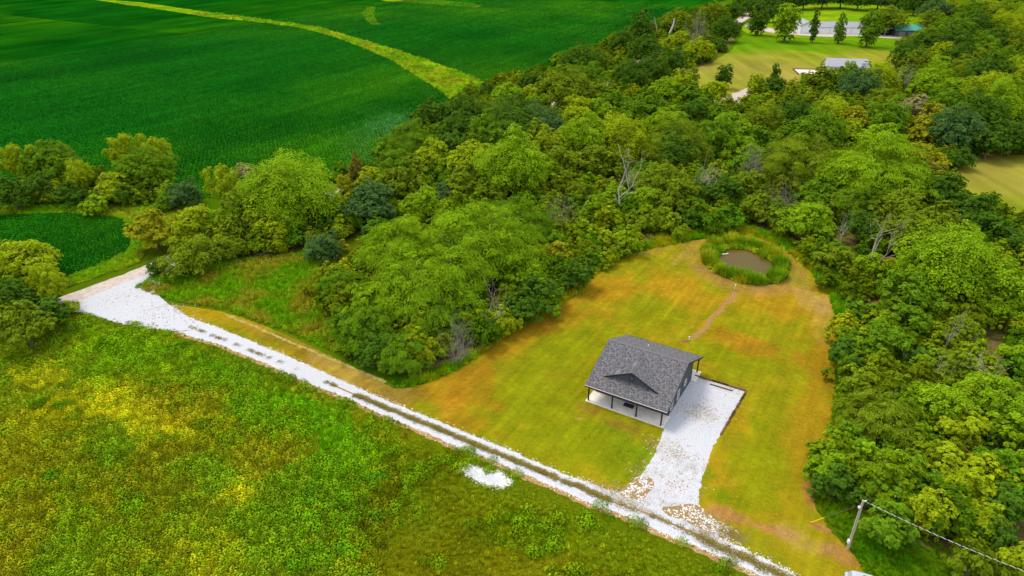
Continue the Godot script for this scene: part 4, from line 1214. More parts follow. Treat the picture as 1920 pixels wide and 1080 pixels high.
	# bare earth patch behind the farm
	var heap := thing("earth_heap", "low bare brown earth heap behind the barn lawn", "earth heap", Vector3(238, 0, -470))
	var hs := Shape.new()
	for i in 16:
		var a0 := TAU * i / 16.0
		var a1 := TAU * (i + 1) / 16.0
		var p0 := Vector3(cos(a0) * 8, 0, sin(a0) * 6)
		var p1 := Vector3(cos(a1) * 8, 0, sin(a1) * 6)
		var q0 := Vector3(cos(a0) * 4, 0.9 + 0.2 * sin(i * 2.1), sin(a0) * 3)
		var q1 := Vector3(cos(a1) * 4, 0.9 + 0.2 * sin((i + 1) % 16 * 2.1), sin(a1) * 3)
		hs.quad(q1, q0, p0, p1)
		hs.tri(Vector3(0, 1.2, 0), q0, q1)
	part("mound", hs.mesh(), flat_mat(Color(0.30, 0.21, 0.13), 0.95), heap)

# ---------------------------------------------------------------- small things
func local(x: float, z: float, y := 0.0) -> Vector3:
	# from the house's own frame to the world
	return Vector3(11.07, y, -80.94) + Vector3(x, 0, z).rotated(Vector3.UP, deg_to_rad(HOUSE_TURN))

func small_things() -> void:
	# railway sleepers edging the gravel pad
	var wood := ground_mat(grain(41, 128, Color(0.36, 0.26, 0.20), Color(0.58, 0.46, 0.38), [0.03, 0.25]), 1.2, 1.0)
	var wood2 := ground_mat(grain(42, 128, Color(0.22, 0.15, 0.12), Color(0.40, 0.30, 0.24), [0.03, 0.25]), 1.2, 1.0)
	var back := thing("timber_border", "row of brown timbers along the back of gravel pad", "timber edging", Vector3(28.0, 0, -87.1), -30.1)
	for i in 3:
		part("timber", box_mesh(Vector3(i * 2.56, -0.05, -0.12 - 0.03 * (i % 2)), Vector3(i * 2.56 + 2.5, 0.24 + 0.02 * (i % 2), 0.12 - 0.03 * (i % 2))), wood if i != 1 else wood2, back)
	var right := thing("timber_border", "row of brown timbers down the outer side of gravel pad", "timber edging", Vector3(34.75, 0, -83.3), -123.2)
	for i in 5:
		for k in 2:
			if k == 1 and i == 4: continue
			part("timber", box_mesh(Vector3(0.06 + i * 2.36 + k * 1.0, -0.05 + k * 0.21, -0.12), Vector3(0.06 + i * 2.36 + 2.3 + k * 0.0, 0.155 + k * 0.17, 0.12 - k * 0.03)), wood2 if (i + k) % 2 else wood, right)
	var plank := part("plank", box_mesh(Vector3(-1.7, 0, -0.09), Vector3(1.7, 0.1, 0.09)), wood2, self)
	plank.position = Vector3(31.2, 0.036, -84.1)
	plank.rotation_degrees.y = -30.0
	tag(plank, "loose dark plank lying on gravel near the back timbers", "plank")
	# septic riser, marker stake, pond pipe
	var white_p: Material = mats["white_trim"]
	var riser := thing("cleanout_pipe", "short white capped pipe in lawn behind the house", "pipe", Vector3(29.4, 0, -97.4))
	var s := Shape.new()
	s.tube([Vector3(0, -0.1, 0), Vector3(0, 0.55, 0)], [0.1, 0.1], 10)
	part("pipe", s.mesh(), white_p, riser)
	s = Shape.new()
	s.tube([Vector3(0, 0.55, 0), Vector3(0, 0.64, 0)], [0.13, 0.12], 10)
	part("cap", s.mesh(), white_p, riser)
	var soil_m := ground_mat(grain(43, 128, Color(0.42, 0.30, 0.18), Color(0.66, 0.5, 0.32), [0.05, 0.2]), 1.0, 4.0)
	var mound := thing("soil_mound", "small clod of tan soil beside the white pipe", "soil", Vector3(28.8, 0, -97.0))
	s = Shape.new()
	for i in 9:
		var a := TAU * i / 9.0
		var b := TAU * (i + 1) / 9.0
		s.tri(Vector3(0.05, 0.3, 0), Vector3(cos(a) * 0.8, 0, sin(a) * 0.5), Vector3(cos(b) * 0.8, 0, sin(b) * 0.5))
	part("clod", s.mesh(), soil_m, mound)
	var stake := thing("marker_stake", "small pale green marker stake near the pond track", "stake", Vector3(41.9, 0, -115.0))
	s = Shape.new()
	s.tube([Vector3(0, -0.1, 0), Vector3(0.06, 0.95, 0)], [0.05, 0.05], 6)
	part("post", s.mesh(), flat_mat(Color(0.55, 0.75, 0.62), 0.5), stake)
	part("cap", box_mesh(Vector3(-0.02, 0.94, -0.08), Vector3(0.14, 1.08, 0.08)), flat_mat(Color(0.8, 0.85, 0.82), 0.5), stake)
	var pipe := thing("overflow_pipe", "white overflow pipe lying on the pond's far bank", "pipe", Vector3(44.2, 0, -130.2), 25.0)
	s = Shape.new()
	s.tube([Vector3(-0.7, 0.22, 0), Vector3(0.7, 0.12, 0)], [0.14, 0.14], 10)
	part("barrel", s.mesh(), white_p, pipe)
	s = Shape.new()
	s.tube([Vector3(0.62, 0.125, 0), Vector3(0.78, 0.115, 0)], [0.18, 0.18], 10)
	part("collar", s.mesh(), white_p, pipe)
	# utility pole
	var pole := thing("utility_pole", "weathered grey wooden utility pole at the edge of woods", "utility pole", Vector3(37.3, 0, -54.2))
	s = Shape.new()
	s.tube([Vector3(0, -0.4, 0), Vector3(0, 3.5, 0), Vector3(0, 7.35, 0)], [0.17, 0.15, 0.12], 12)
	part("post", s.mesh(), ground_mat(grain(44, 128, Color(0.62, 0.57, 0.50), Color(0.82, 0.77, 0.70), [0.02, 0.2]), 0.8, 0.6), pole)
	part("meter_box", box_mesh(Vector3(-0.36, 1.15, -0.02), Vector3(-0.14, 1.6, 0.24)), flat_mat(Color(0.66, 0.67, 0.68), 0.4), pole)
	s = Shape.new()
	s.tube([Vector3(-0.27, 1.4, 0.24), Vector3(-0.27, 1.4, 0.33)], [0.085, 0.08], 10)
	part("meter_dial", s.mesh(), white_p, pole)
	s = Shape.new()
	s.tube([Vector3(-0.2, 1.6, 0.08), Vector3(-0.17, 4.0, 0.08), Vector3(-0.15, 6.3, 0.05)], [0.03, 0.03, 0.03], 6)
	part("conduit", s.mesh(), flat_mat(Color(0.5, 0.5, 0.5), 0.5), pole)
	part("service_head", box_mesh(Vector3(-0.32, 6.25, -0.08), Vector3(-0.1, 6.5, 0.12)), white_p, pole)
	for k in 2:
		s = Shape.new()
		s.tube([Vector3(0.05, 7.1 + k * 0.16, 0), Vector3(0.34, 7.2 + k * 0.2, -0.04 + k * 0.1)], [0.045, 0.06], 8)
		part("insulator", s.mesh(), white_p, pole)
	var gt := Vector3(34.65 - 37.3, 0.02, -58.02 + 54.2)
	s = Shape.new()
	s.tube([Vector3(-0.05, 6.7, -0.05), gt], [0.014, 0.014], 4)
	part("guy_wire", s.mesh(), flat_mat(Color(0.3, 0.3, 0.3), 0.5, 0.6), pole)
	s = Shape.new()
	var gd := (Vector3(-0.05, 6.7, -0.05) - gt).normalized()
	s.tube([gt + gd * 0.05, gt + gd * 2.3], [0.045, 0.045], 8)
	part("guy_guard", s.mesh(), flat_mat(Color(0.85, 0.62, 0.01), 0.5), pole)
	# twisted service cable
	var cable := thing("service_cable", "twisted black and white service cable leaving the utility pole", "cable", Vector3(37.3, 0, -54.2))
	var a0 := Vector3(0.3, 7.2, 0.05)
	var a1 := Vector3(26.0, 7.6, 17.0)
	for k in 2:
		var path := []
		var rad := []
		var n := 420
		for i in n + 1:
			var t := float(i) / n
			var p := a0.lerp(a1, t) + Vector3(0, -5.2 * t * (1.0 - t), 0)
			var ang := t * 46.0 * TAU + k * PI
			p += (Vector3(0, 1, 0) * cos(ang) + Vector3(-0.55, 0, 0.83) * sin(ang)) * 0.022
			path.append(p)
			rad.append(0.02)
		s = Shape.new()
		s.tube(path, rad, 5)
		part("strand", s.mesh(), [flat_mat(Color(0.8, 0.8, 0.8), 0.4), flat_mat(Color(0.02, 0.02, 0.02), 0.5)][k], cable)
	# brush pile
	var pile := thing("brush_pile", "long heap of grey cut branches under roadside trees", "brush pile", Vector3(-48.6, 0, -133.4), 37.0)
	for i in 46:
		s = Shape.new()
		var x := rng.randf_range(-5.2, 5.2)
		var z := rng.randf_range(-0.7, 0.7)
		var l := rng.randf_range(1.0, 2.6)
		var d := Vector3(rng.randf_range(0.5, 1.0), rng.randf_range(-0.1, 0.3), rng.randf_range(-0.6, 0.6)).normalized()
		var p := Vector3(x, rng.randf_range(0.08, 0.8) * (1.0 - absf(x) / 8.0), z)
		var rr := rng.randf_range(0.035, 0.1)
		s.tube([p - d * l * 0.5, p + Vector3(0, rng.randf_range(0, 0.15), 0), p + d * l * 0.5], [rr, rr * 0.85, rr * 0.5], 5)
		part("branch", s.mesh(), mats["dead_grey"], pile)
	# car just entering the view
	car()

func car() -> void:
	var paint := flat_mat(Color(0.36, 0.42, 0.50), 0.3, 0.3)
	paint.clearcoat_enabled = true
	paint.clearcoat = 0.7
	var o := thing("parked_car", "silver blue car roof at the bottom of the view", "car", Vector3(37.0, 0, -48.75), -20.0)
	# profile along x (front at +x), half width 0.88
	var body := [Vector2(-2.25, 0.45), Vector2(-2.28, 0.95), Vector2(-2.1, 1.08), Vector2(1.0, 1.05), Vector2(2.1, 0.92), Vector2(2.3, 0.7), Vector2(2.28, 0.4)]
	part("body", extrude(body, 0.88, 0.0), paint, o)
	var cabin := [Vector2(-2.05, 1.06), Vector2(-1.75, 1.6), Vector2(-1.4, 1.7), Vector2(0.1, 1.7), Vector2(0.35, 1.62), Vector2(1.1, 1.05)]
	part("cabin", extrude(cabin, 0.82, 0.14), paint, o)
	for sg in [-1.0, 1.0]:
		for pr in [[-1.5, -0.55], [-0.45, 0.45]]:
			var g := Shape.new()
			var zz0: float = sg * 0.825
			var zz1: float = sg * 0.715
			var p := [Vector3(pr[0], 1.12, zz0), Vector3(pr[0] + 0.05, 1.55, zz1), Vector3(pr[1] - 0.1, 1.55, zz1), Vector3(pr[1] + 0.1, 1.12, zz0)]
			if sg > 0: g.quad(p[0], p[1], p[2], p[3])
			else: g.quad(p[3], p[2], p[1], p[0])
			part("side_window", g.mesh(), mats["glass"], o)
		var h := Shape.new()
		h.box(Vector3(2.2, 0.66, sg * 0.62 - 0.18), Vector3(2.31, 0.8, sg * 0.62 + 0.18))
		part("headlight", h.mesh(), mats["white_trim"], o)
		for x in [-1.4, 1.4]:
			var wh := Shape.new()
			wh.tube([Vector3(x, 0.34, sg * 0.66), Vector3(x, 0.34, sg * 0.9)], [0.34, 0.34], 16)
			var tyre := part("wheel", wh.mesh(), flat_mat(Color(0.02, 0.02, 0.02), 0.9), o)
			var rim := Shape.new()
			rim.tube([Vector3(x, 0.34, sg * 0.88), Vector3(x, 0.34, sg * 0.915)], [0.21, 0.2], 12)
			part("rim", rim.mesh(), flat_mat(Color(0.5, 0.5, 0.5), 0.3, 0.9), tyre)
	var ws := Shape.new()
	ws.quad(Vector3(0.40, 1.605, -0.66), Vector3(0.40, 1.605, 0.66), Vector3(1.05, 1.1, 0.74), Vector3(1.05, 1.1, -0.74))
	part("windscreen", ws.mesh(), mats["glass"], o)
	part("sunroof", box_mesh(Vector3(-0.7, 1.69, -0.4), Vector3(0.0, 1.712, 0.4)), mats["glass"], o)

func extrude(prof: Array, half: float, inset: float) -> ArrayMesh:
	# profile in x,y pulled along z; the upper points lean in by inset
	var s := Shape.new()
	var lo: float = prof[0].y
	var hi := lo
	for p in prof: hi = maxf(hi, p.y)
	var a := []
	var b := []
	for p in prof:
		var k: float = half - inset * (p.y - lo) / (hi - lo)
		a.append(Vector3(p.x, p.y, k))
		b.append(Vector3(p.x, p.y, -k))
	var n := prof.size()
	for i in n:
		var j := (i + 1) % n
		s.quad(a[i], b[i], b[j], a[j])
	for i in range(1, n - 1):
		s.tri(a[0], a[i], a[i + 1])
		s.tri(b[0], b[i + 1], b[i])
	return s.mesh()

func trees() -> void:
	pass
	tree("broad", "dark", -25.7, -225.5, 12.1, 10.3, "dark green round-crowned tree at soybean field's wooded corner, leftmost of four", "trees in the central woods")
	tree("feather", "mid", -28.9, -195.0, 16.0, 9.9, "larger mid green feathery tree at soybean field's wooded corner", "trees in the central woods")
	tree("broad", "dark", -15.0, -225.1, 13.5, 11.5, "dark green round-crowned tree at soybean field's wooded corner, rightmost of four", "trees in the central woods")
	tree("feather", "olive", -7.1, -231.7, 13.8, 8.6, "olive green feathery tree in woods below grass waterway", "trees in the central woods")
	tree("broad", "dark", -8.4, -264.8, 9.2, 7.8, "dark green round-crowned tree in woods below grass waterway, leftmost of four", "trees in the central woods")
	tree("billow", "bright", -1.2, -252.9, 11.9, 10.1, "larger bright green billowy tree in woods below grass waterway", "trees in the central woods")
	tree("broad", "dark", 7.7, -278.3, 11.3, 9.6, "dark green round-crowned tree in woods below grass waterway, rightmost of four", "trees in the central woods")
	tree("billow", "yellow", 8.2, -252.1, 11.5, 9.8, "yellow-green billowy tree in woods below grass waterway", "trees in the central woods")
	tree("broad", "dark", 2.5, -218.6, 16.1, 13.7, "dark green round-crowned tree in woods below grass waterway, third from left of four", "trees in the central woods")
	tree("broad", "dark", 0.3, -196.3, 19.5, 16.0, "dark green round-crowned tree in woods below grass waterway, second from left of four", "trees in the central woods")
	tree("broad", "dark", -15.9, -204.6, 13.4, 11.4, "dark green round-crowned tree at soybean field's wooded corner, third from left of four", "trees in the central woods")
	tree("broad", "mid", -4.8, -193.6, 15.8, 13.5, "mid green round-crowned tree in woods below grass waterway", "trees in the central woods")
	tree("broad", "dark", -16.9, -188.2, 11.8, 10.0, "dark green round-crowned tree at soybean field's wooded corner, second from left of four", "trees in the central woods")
	tree("billow", "yellow", -21.2, -181.4, 11.5, 9.7, "yellow-green billowy tree at soybean field's wooded corner", "trees in the central woods")
	tree("broad", "yellow", 7.1, -189.0, 13.5, 11.5, "yellow-green round-crowned tree in central woods behind lawn thicket", "trees in the central woods")
	tree("billow", "yellow", -10.6, -176.6, 12.8, 10.9, "yellow-green billowy tree in central woods behind lawn thicket", "trees in the central woods")
	tree("billow", "bright", 0.0, -163.1, 18.4, 15.6, "larger bright green billowy tree in central woods behind lawn thicket", "trees in the central woods")
	tree("broad", "olive", -27.6, -161.9, 11.0, 9.3, "olive green round-crowned tree at soybean field's wooded corner, leftmost of three", "trees in the central woods")
	tree("feather", "mid", -31.8, -177.7, 12.6, 7.8, "smaller mid green feathery tree at soybean field's wooded corner", "trees in the central woods")
	tree("cedar", "brown", -40.2, -172.5, 6.9, 9.3, "brownish conical cedar at soybean field edge", "trees in the central woods")
	tree("broad", "yellow", -35.0, -167.6, 8.3, 7.0, "yellow-green round-crowned tree at soybean field's wooded corner", "trees in the central woods")
	tree("broad", "blue", -31.3, -145.3, 12.5, 10.6, "larger bluish green round-crowned tree at soybean field's wooded corner", "trees in the central woods")
	tree("billow", "bright", -20.1, -148.4, 9.4, 8.0, "bright green billowy tree at soybean field's wooded corner", "trees in the central woods")
	tree("broad", "blue", -15.1, -158.7, 7.3, 6.2, "smaller bluish green round-crowned tree at soybean field's wooded corner", "trees in the central woods")
	tree("broad", "olive", -25.8, -175.1, 8.9, 7.6, "olive green round-crowned tree at soybean field's wooded corner, second from left of three", "trees in the central woods")
	tree("broad", "olive", -10.6, -160.4, 11.2, 9.5, "olive green round-crowned tree at soybean field's wooded corner, rightmost of three", "trees in the central woods")
	tree("broad", "olive", -5.1, -157.3, 9.6, 8.2, "olive green round-crowned tree in central woods behind lawn thicket, leftmost of five", "trees in the central woods")
	tree("brushdead", "grey", -8.6, -171.9, 4.3, 5.0, "grey twiggy leafless tree in central woods behind lawn thicket", "trees in the central woods")
	tree("plume", "gold", -41.9, -164.7, 5.2, 5.7, "golden green soft plumed tree in gravel road tree row", "trees in the row along the gravel road")
	tree("brushdead", "grey", 10.3, -138.7, 10.7, 12.3, "grey leafless tree collapsed at thicket corner", "trees in the central woods")
	tree("broad", "dark", 30.0, -306.2, 17.1, 14.5, "dark green round-crowned tree in tree line beside far hayfield, leftmost of seven", "trees along the far field")
	tree("feather", "mid", 27.5, -283.0, 17.4, 10.8, "mid green feathery tree in woods before far tree line", "trees in the central woods")
	tree("broad", "olive", 18.1, -249.8, 20.2, 16.0, "larger olive green round-crowned tree in woods before far tree line", "trees in the central woods")
	tree("feather", "bright", 41.5, -291.3, 11.4, 7.0, "bright green feathery tree in woods before far tree line", "trees in the central woods")
	tree("broad", "dark", 47.1, -286.0, 13.3, 11.3, "dark green round-crowned tree in woods before far tree line, left of two", "trees in the central woods")
	tree("broad", "olive", 30.9, -258.0, 11.1, 9.5, "smaller olive green round-crowned tree in woods before far tree line", "trees in the central woods")
	tree("billow", "bright", 8.7, -247.3, 9.1, 7.7, "smaller bright green billowy tree in woods below grass waterway", "trees in the central woods")
	tree("broad", "blue", 9.3, -207.8, 15.0, 12.8, "bluish green round-crowned tree in woods below grass waterway", "trees in the central woods")
	tree("billow", "yellow", 22.0, -234.0, 11.8, 10.1, "yellow-green billowy tree in woods before far tree line, leftmost of three", "trees in the central woods")
	tree("billow", "bright", 29.1, -234.2, 10.2, 8.7, "smaller bright green billowy tree in woods before far tree line", "trees in the central woods")
	tree("billow", "yellow", 20.5, -216.0, 12.6, 10.7, "yellow-green billowy tree in woods before far tree line, second from left of three", "trees in the central woods")
	tree("billow", "bright", 19.9, -193.2, 14.5, 12.3, "larger bright green billowy tree in woods before far tree line", "trees in the central woods")
	tree("billow", "yellow", 30.5, -194.7, 15.2, 12.9, "yellow-green billowy tree in woods before far tree line, rightmost of three", "trees in the central woods")
	tree("broad", "mid", 40.6, -228.0, 11.2, 9.5, "mid green round-crowned tree in woods before far tree line, second from left of three", "trees in the central woods")
	tree("broad", "mid", 36.2, -243.9, 11.9, 10.1, "mid green round-crowned tree in woods before far tree line, leftmost of three", "trees in the central woods")
	tree("broad", "mid", 47.2, -239.5, 11.7, 10.0, "mid green round-crowned tree in woods before far tree line, rightmost of three", "trees in the central woods")
	tree("billow", "bright", 57.4, -261.8, 12.3, 10.4, "bright green billowy tree in woods edging the pale hayfield, left of two", "trees in the central woods")
	tree("upright", "yellow", 64.5, -267.9, 8.1, 12.9, "yellow-green upright tree in woods edging the pale hayfield", "trees in the central woods")
	tree("upright", "olive", 73.1, -286.7, 5.6, 8.9, "olive green upright tree in woods edging the pale hayfield", "trees in the central woods")
	tree("upright", "dark", 85.6, -287.3, 6.9, 11.0, "dark green upright tree in woods edging the pale hayfield", "trees in the central woods")
	tree("billow", "yellow", 74.6, -259.2, 11.4, 9.7, "yellow-green billowy tree in woods edging the pale hayfield", "trees in the central woods")
	tree("broad", "mid", 65.0, -256.0, 11.3, 9.6, "mid green round-crowned tree in woods edging the pale hayfield, leftmost of four", "trees in the central woods")
	tree("broad", "dark", 59.6, -230.6, 11.0, 9.3, "dark green round-crowned tree in woods edging the pale hayfield", "trees in the central woods")
	tree("feather", "bright", 48.3, -215.7, 14.8, 9.2, "bright green feathery tree in woods edging the pale hayfield", "trees in the central woods")
	tree("feather", "olive", 45.4, -189.3, 19.2, 11.9, "olive green feathery tree in woods edging the pale hayfield", "trees in the central woods")
	tree("broad", "mid", 68.5, -244.3, 9.0, 7.6, "mid green round-crowned tree in woods edging the pale hayfield, second from left of four", "trees in the central woods")
	tree("broad", "mid", 68.4, -229.7, 9.2, 7.8, "mid green round-crowned tree in woods edging the pale hayfield, third from left of four", "trees in the central woods")
	tree("billow", "bright", 65.3, -205.2, 13.1, 11.1, "bright green billowy tree in woods edging the pale hayfield, right of two", "trees in the central woods")
	tree("broad", "mid", 59.2, -196.2, 14.3, 12.2, "mid green round-crowned tree in woods edging the pale hayfield, rightmost of four", "trees in the central woods")
	tree("feather", "bright", 64.5, -190.6, 12.3, 7.6, "bright green feathery tree in woods directly behind pond", "trees in the woods behind the pond")
	tree("broad", "olive", 9.1, -186.8, 11.1, 9.4, "olive green round-crowned tree in central woods behind lawn thicket, second from left of five", "trees in the central woods")
	tree("billow", "bright", 7.8, -171.0, 10.6, 9.0, "smaller bright green billowy tree in central woods behind lawn thicket", "trees in the central woods")
	tree("broad", "olive", 13.2, -173.3, 12.6, 10.7, "olive green round-crowned tree in central woods behind lawn thicket, third from left of five", "trees in the central woods")
	tree("dead", "white", 25.2, -149.4, 10.6, 18.5, "tall white bare tree in central woods", "trees in the woods behind the pond")
	tree("broad", "olive", 22.5, -177.1, 12.2, 10.3, "olive green round-crowned tree in central woods behind lawn thicket, rightmost of five", "trees in the central woods")
	tree("broad", "mid", 33.5, -170.7, 8.4, 7.2, "mid green round-crowned tree in woods between thicket and pond", "trees in the woods behind the pond")
	tree("broad", "olive", 35.6, -156.5, 13.5, 11.5, "olive green round-crowned tree in woods between thicket and pond", "trees in the woods behind the pond")
	tree("brushdead", "grey", 46.2, -183.4, 6.2, 7.1, "smaller grey twiggy leafless tree in woods directly behind pond", "trees in the woods behind the pond")
	tree("brushdead", "white", 48.1, -163.2, 10.8, 12.4, "whitish twiggy leafless tree in woods directly behind pond", "trees in the woods behind the pond")
	tree("broad", "dark", 45.6, -183.9, 13.9, 11.8, "larger dark green round-crowned tree in woods directly behind pond", "trees in the woods behind the pond")
	tree("upright", "bright", 18.1, -146.1, 4.4, 7.0, "bright green upright tree in central woods behind lawn thicket", "trees in the central woods")
	tree("broad", "bright", 23.9, -154.6, 8.0, 6.8, "bright green round-crowned tree in woods between thicket and pond", "trees in the woods behind the pond")
	tree("billow", "bright", 31.2, -151.6, 9.0, 7.7, "bright green billowy tree in woods between thicket and pond", "trees in the woods behind the pond")
	tree("broad", "olive", 37.6, -150.9, 11.8, 10.0, "olive green round-crowned tree in woods directly behind pond, leftmost of four", "trees in the woods behind the pond")
	tree("broad", "mid", 41.4, -148.4, 7.8, 6.6, "smaller mid green round-crowned tree in woods directly behind pond", "trees in the woods behind the pond")
	tree("broad", "dark", 50.6, -156.6, 9.6, 8.1, "smaller dark green round-crowned tree in woods directly behind pond", "trees in the woods behind the pond")
	tree("broad", "olive", 16.9, -157.3, 7.9, 6.7, "olive green round-crowned tree in central woods behind lawn thicket, fourth from left of five", "trees in the central woods")
	tree("shrub", "olive", 27.2, -142.0, 7.0, 4.3, "olive green low shrub in woods between thicket and pond, left of two", "trees in the woods behind the pond")
	tree("shrub", "olive", 33.9, -143.1, 7.6, 4.7, "olive green low shrub in woods between thicket and pond, right of two", "trees in the woods behind the pond")
	tree("shrub", "dark", 40.5, -143.6, 6.8, 4.2, "dark green low shrub in woods directly behind pond", "trees in the woods behind the pond")
	tree("upright", "yellow", 92.9, -269.1, 6.9, 11.0, "yellow-green upright tree around the grey-roofed house", "trees around the grey roofed house")
	tree("broad", "dark", 102.2, -275.4, 9.1, 7.8, "dark green round-crowned tree around the grey-roofed house", "trees around the grey roofed house")
	tree("upright", "dark", 113.4, -306.7, 4.1, 6.6, "thin dark spire tree by concrete pad", "trees around the grey roofed house")
	tree("broad", "olive", 122.4, -281.2, 12.7, 10.8, "olive green round-crowned tree around the grey-roofed house, second from left of four", "trees around the grey roofed house")
	tree("broad", "blue", 129.9, -265.4, 15.2, 12.9, "bluish green round-crowned tree around the grey-roofed house", "trees around the grey roofed house")
	tree("billow", "yellow", 145.0, -279.4, 14.2, 12.1, "yellow-green billowy tree around the grey-roofed house", "trees around the grey roofed house")
	tree("upright", "bright", 143.4, -303.2, 5.9, 9.4, "bright green upright tree around the grey-roofed house", "trees around the grey roofed house")
	tree("brushdead", "grey", 154.0, -277.2, 13.0, 15.0, "grey twiggy leafless tree near grey-roofed house", "trees in the far woods")
	tree("billow", "bright", 155.6, -264.3, 13.2, 11.2, "bright green billowy tree in woods above small mown field, leftmost of three", "trees in the far woods")
	tree("feather", "bright", 173.1, -290.5, 15.4, 9.5, "bright green feathery tree in upper distant woods", "trees in the far woods")
	tree("feather", "mid", 153.4, -248.0, 13.8, 8.5, "mid green feathery tree in woods above small mown field", "trees in the far woods")
	tree("billow", "bright", 166.5, -263.8, 11.4, 9.7, "bright green billowy tree in woods above small mown field, second from left of three", "trees in the far woods")
	tree("broad", "dark", 189.2, -281.4, 17.7, 15.1, "dark green round-crowned tree in upper distant woods, fifth from left of six", "trees in the far woods")
	tree("billow", "yellow", 197.8, -278.2, 14.7, 12.5, "yellow-green billowy tree in woods above small mown field, right of two", "trees in the far woods")
	tree("billow", "yellow", 171.2, -252.4, 16.1, 13.7, "yellow-green billowy tree in woods above small mown field, left of two", "trees in the far woods")
	tree("broad", "dark", 143.7, -213.1, 18.3, 15.6, "dark green round-crowned tree in woods above small mown field", "trees in the far woods")
	tree("billow", "bright", 167.2, -233.4, 16.6, 14.1, "bright green billowy tree in woods above small mown field, rightmost of three", "trees in the far woods")
	tree("broad", "tan", 135.6, -234.0, 11.8, 10.1, "pale tan round-crowned tree in woods above small mown field", "trees in the far woods")
	tree("broad", "gold", 139.4, -227.5, 10.8, 9.2, "golden green round-crowned tree in woods above small mown field", "trees in the far woods")
	tree("broad", "blue", 129.3, -200.7, 16.3, 13.9, "bluish green round-crowned tree beside the small mown field", "trees round the small mown field")
	tree("broad", "mid", 115.2, -212.8, 15.7, 13.4, "mid green round-crowned tree in woods below the farmyard lawn", "trees in the woods behind the pond")
	tree("broad", "gold", 123.0, -204.2, 12.7, 10.8, "golden green round-crowned tree beside the small mown field, left of two", "trees round the small mown field")
	tree("feather", "olive", 130.5, -247.6, 13.6, 8.4, "olive green feathery tree around the grey-roofed house", "trees around the grey roofed house")
	tree("billow", "yellow", 102.5, -221.3, 13.6, 11.6, "yellow-green billowy tree in woods below grey-roofed house", "trees in the woods behind the pond")
	tree("broad", "dark", 89.3, -220.2, 13.5, 11.5, "dark green round-crowned tree in woods below grey-roofed house", "trees in the woods behind the pond")
	tree("broad", "olive", 100.2, -247.6, 12.1, 10.2, "olive green round-crowned tree around the grey-roofed house, leftmost of four", "trees around the grey roofed house")
	tree("broad", "olive", 77.9, -213.6, 13.2, 11.2, "olive green round-crowned tree in woods below grey-roofed house", "trees in the woods behind the pond")
	tree("broad", "olive", 108.7, -243.0, 10.4, 8.8, "olive green round-crowned tree around the grey-roofed house, third from left of four", "trees around the grey roofed house")
	tree("broad", "gold", 105.9, -214.9, 12.5, 10.6, "golden green round-crowned tree in woods below the farmyard lawn", "trees in the woods behind the pond")
	tree("broad", "yellow", 102.2, -204.3, 10.9, 9.3, "yellow-green round-crowned tree in woods below the farmyard lawn", "trees in the woods behind the pond")
	tree("broad", "mid", 90.5, -200.8, 14.9, 12.7, "mid green round-crowned tree in woods below grey-roofed house, rightmost of three", "trees in the woods behind the pond")
	tree("broad", "mid", 82.9, -200.5, 11.8, 10.0, "mid green round-crowned tree in woods below grey-roofed house, second from left of three", "trees in the woods behind the pond")
	tree("billow", "bright", 105.7, -193.8, 13.1, 11.2, "bright green billowy tree in woods below the farmyard lawn", "trees in the woods behind the pond")
	tree("feather", "olive", 73.7, -170.1, 20.6, 12.8, "olive green feathery tree in woods below grey-roofed house", "trees in the woods behind the pond")
	tree("feather", "bright", 85.7, -158.2, 25.3, 15.7, "very broad bright feathery tree in woods beyond pond", "trees in the woods beside the pond")
	tree("broad", "gold", 110.2, -179.2, 11.7, 9.9, "golden green round-crowned tree beside the small mown field, right of two", "trees round the small mown field")
	tree("broad", "brown", 106.8, -171.5, 8.5, 7.2, "brownish round-crowned tree beside the small mown field", "trees round the small mown field")
	tree("broad", "dark", 99.5, -151.9, 12.7, 10.8, "dark green round-crowned tree in woods below small mown field, leftmost of four", "trees in the woods beside the pond")
	tree("brushdead", "grey", 61.8, -170.0, 11.2, 12.8, "large grey twiggy tree behind the pond", "trees in the woods behind the pond")
	tree("brushdead", "grey", 61.4, -148.1, 11.3, 13.0, "larger grey twiggy leafless tree in woods directly behind pond", "trees in the woods behind the pond")
	tree("broad", "olive", 58.0, -163.4, 9.0, 7.7, "olive green round-crowned tree in woods directly behind pond, second from left of four", "trees in the woods behind the pond")
	tree("feather", "olive", 70.8, -162.5, 9.6, 5.9, "olive green feathery tree in woods beside the pond", "trees in the woods beside the pond")
	tree("broad", "mid", 72.7, -153.6, 10.2, 8.7, "mid green round-crowned tree in woods beside the pond", "trees in the woods beside the pond")
	tree("billow", "bright", 63.1, -137.2, 10.9, 9.3, "bright green billowy tree in woods beside the pond", "trees in the woods beside the pond")
	tree("feather", "mid", 79.4, -148.9, 13.0, 8.1, "mid green feathery tree in woods beside the pond", "trees in the woods beside the pond")
	tree("broad", "olive", 75.2, -148.4, 8.3, 7.1, "smaller olive green round-crowned tree in woods beside the pond", "trees in the woods beside the pond")
	tree("broad", "olive", 84.7, -142.9, 12.3, 10.5, "larger olive green round-crowned tree in woods beside the pond", "trees in the woods beside the pond")
	tree("dead", "white", 68.5, -131.1, 3.4, 10.9, "pale dead trunk standing beside pond woods", "trees in the woods beside the pond")
	tree("dead", "white", 69.8, -121.6, 8.4, 14.7, "bleached forked dead tree near pond woods", "trees in the woods beside the pond")
	tree("broad", "olive", 82.0, -132.4, 10.6, 9.0, "olive green round-crowned tree in woods below small mown field, second from left of four", "trees in the woods beside the pond")
	tree("broad", "dark", 102.2, -143.2, 10.5, 8.9, "dark green round-crowned tree in woods below small mown field, second from left of four", "trees in the woods beside the pond")
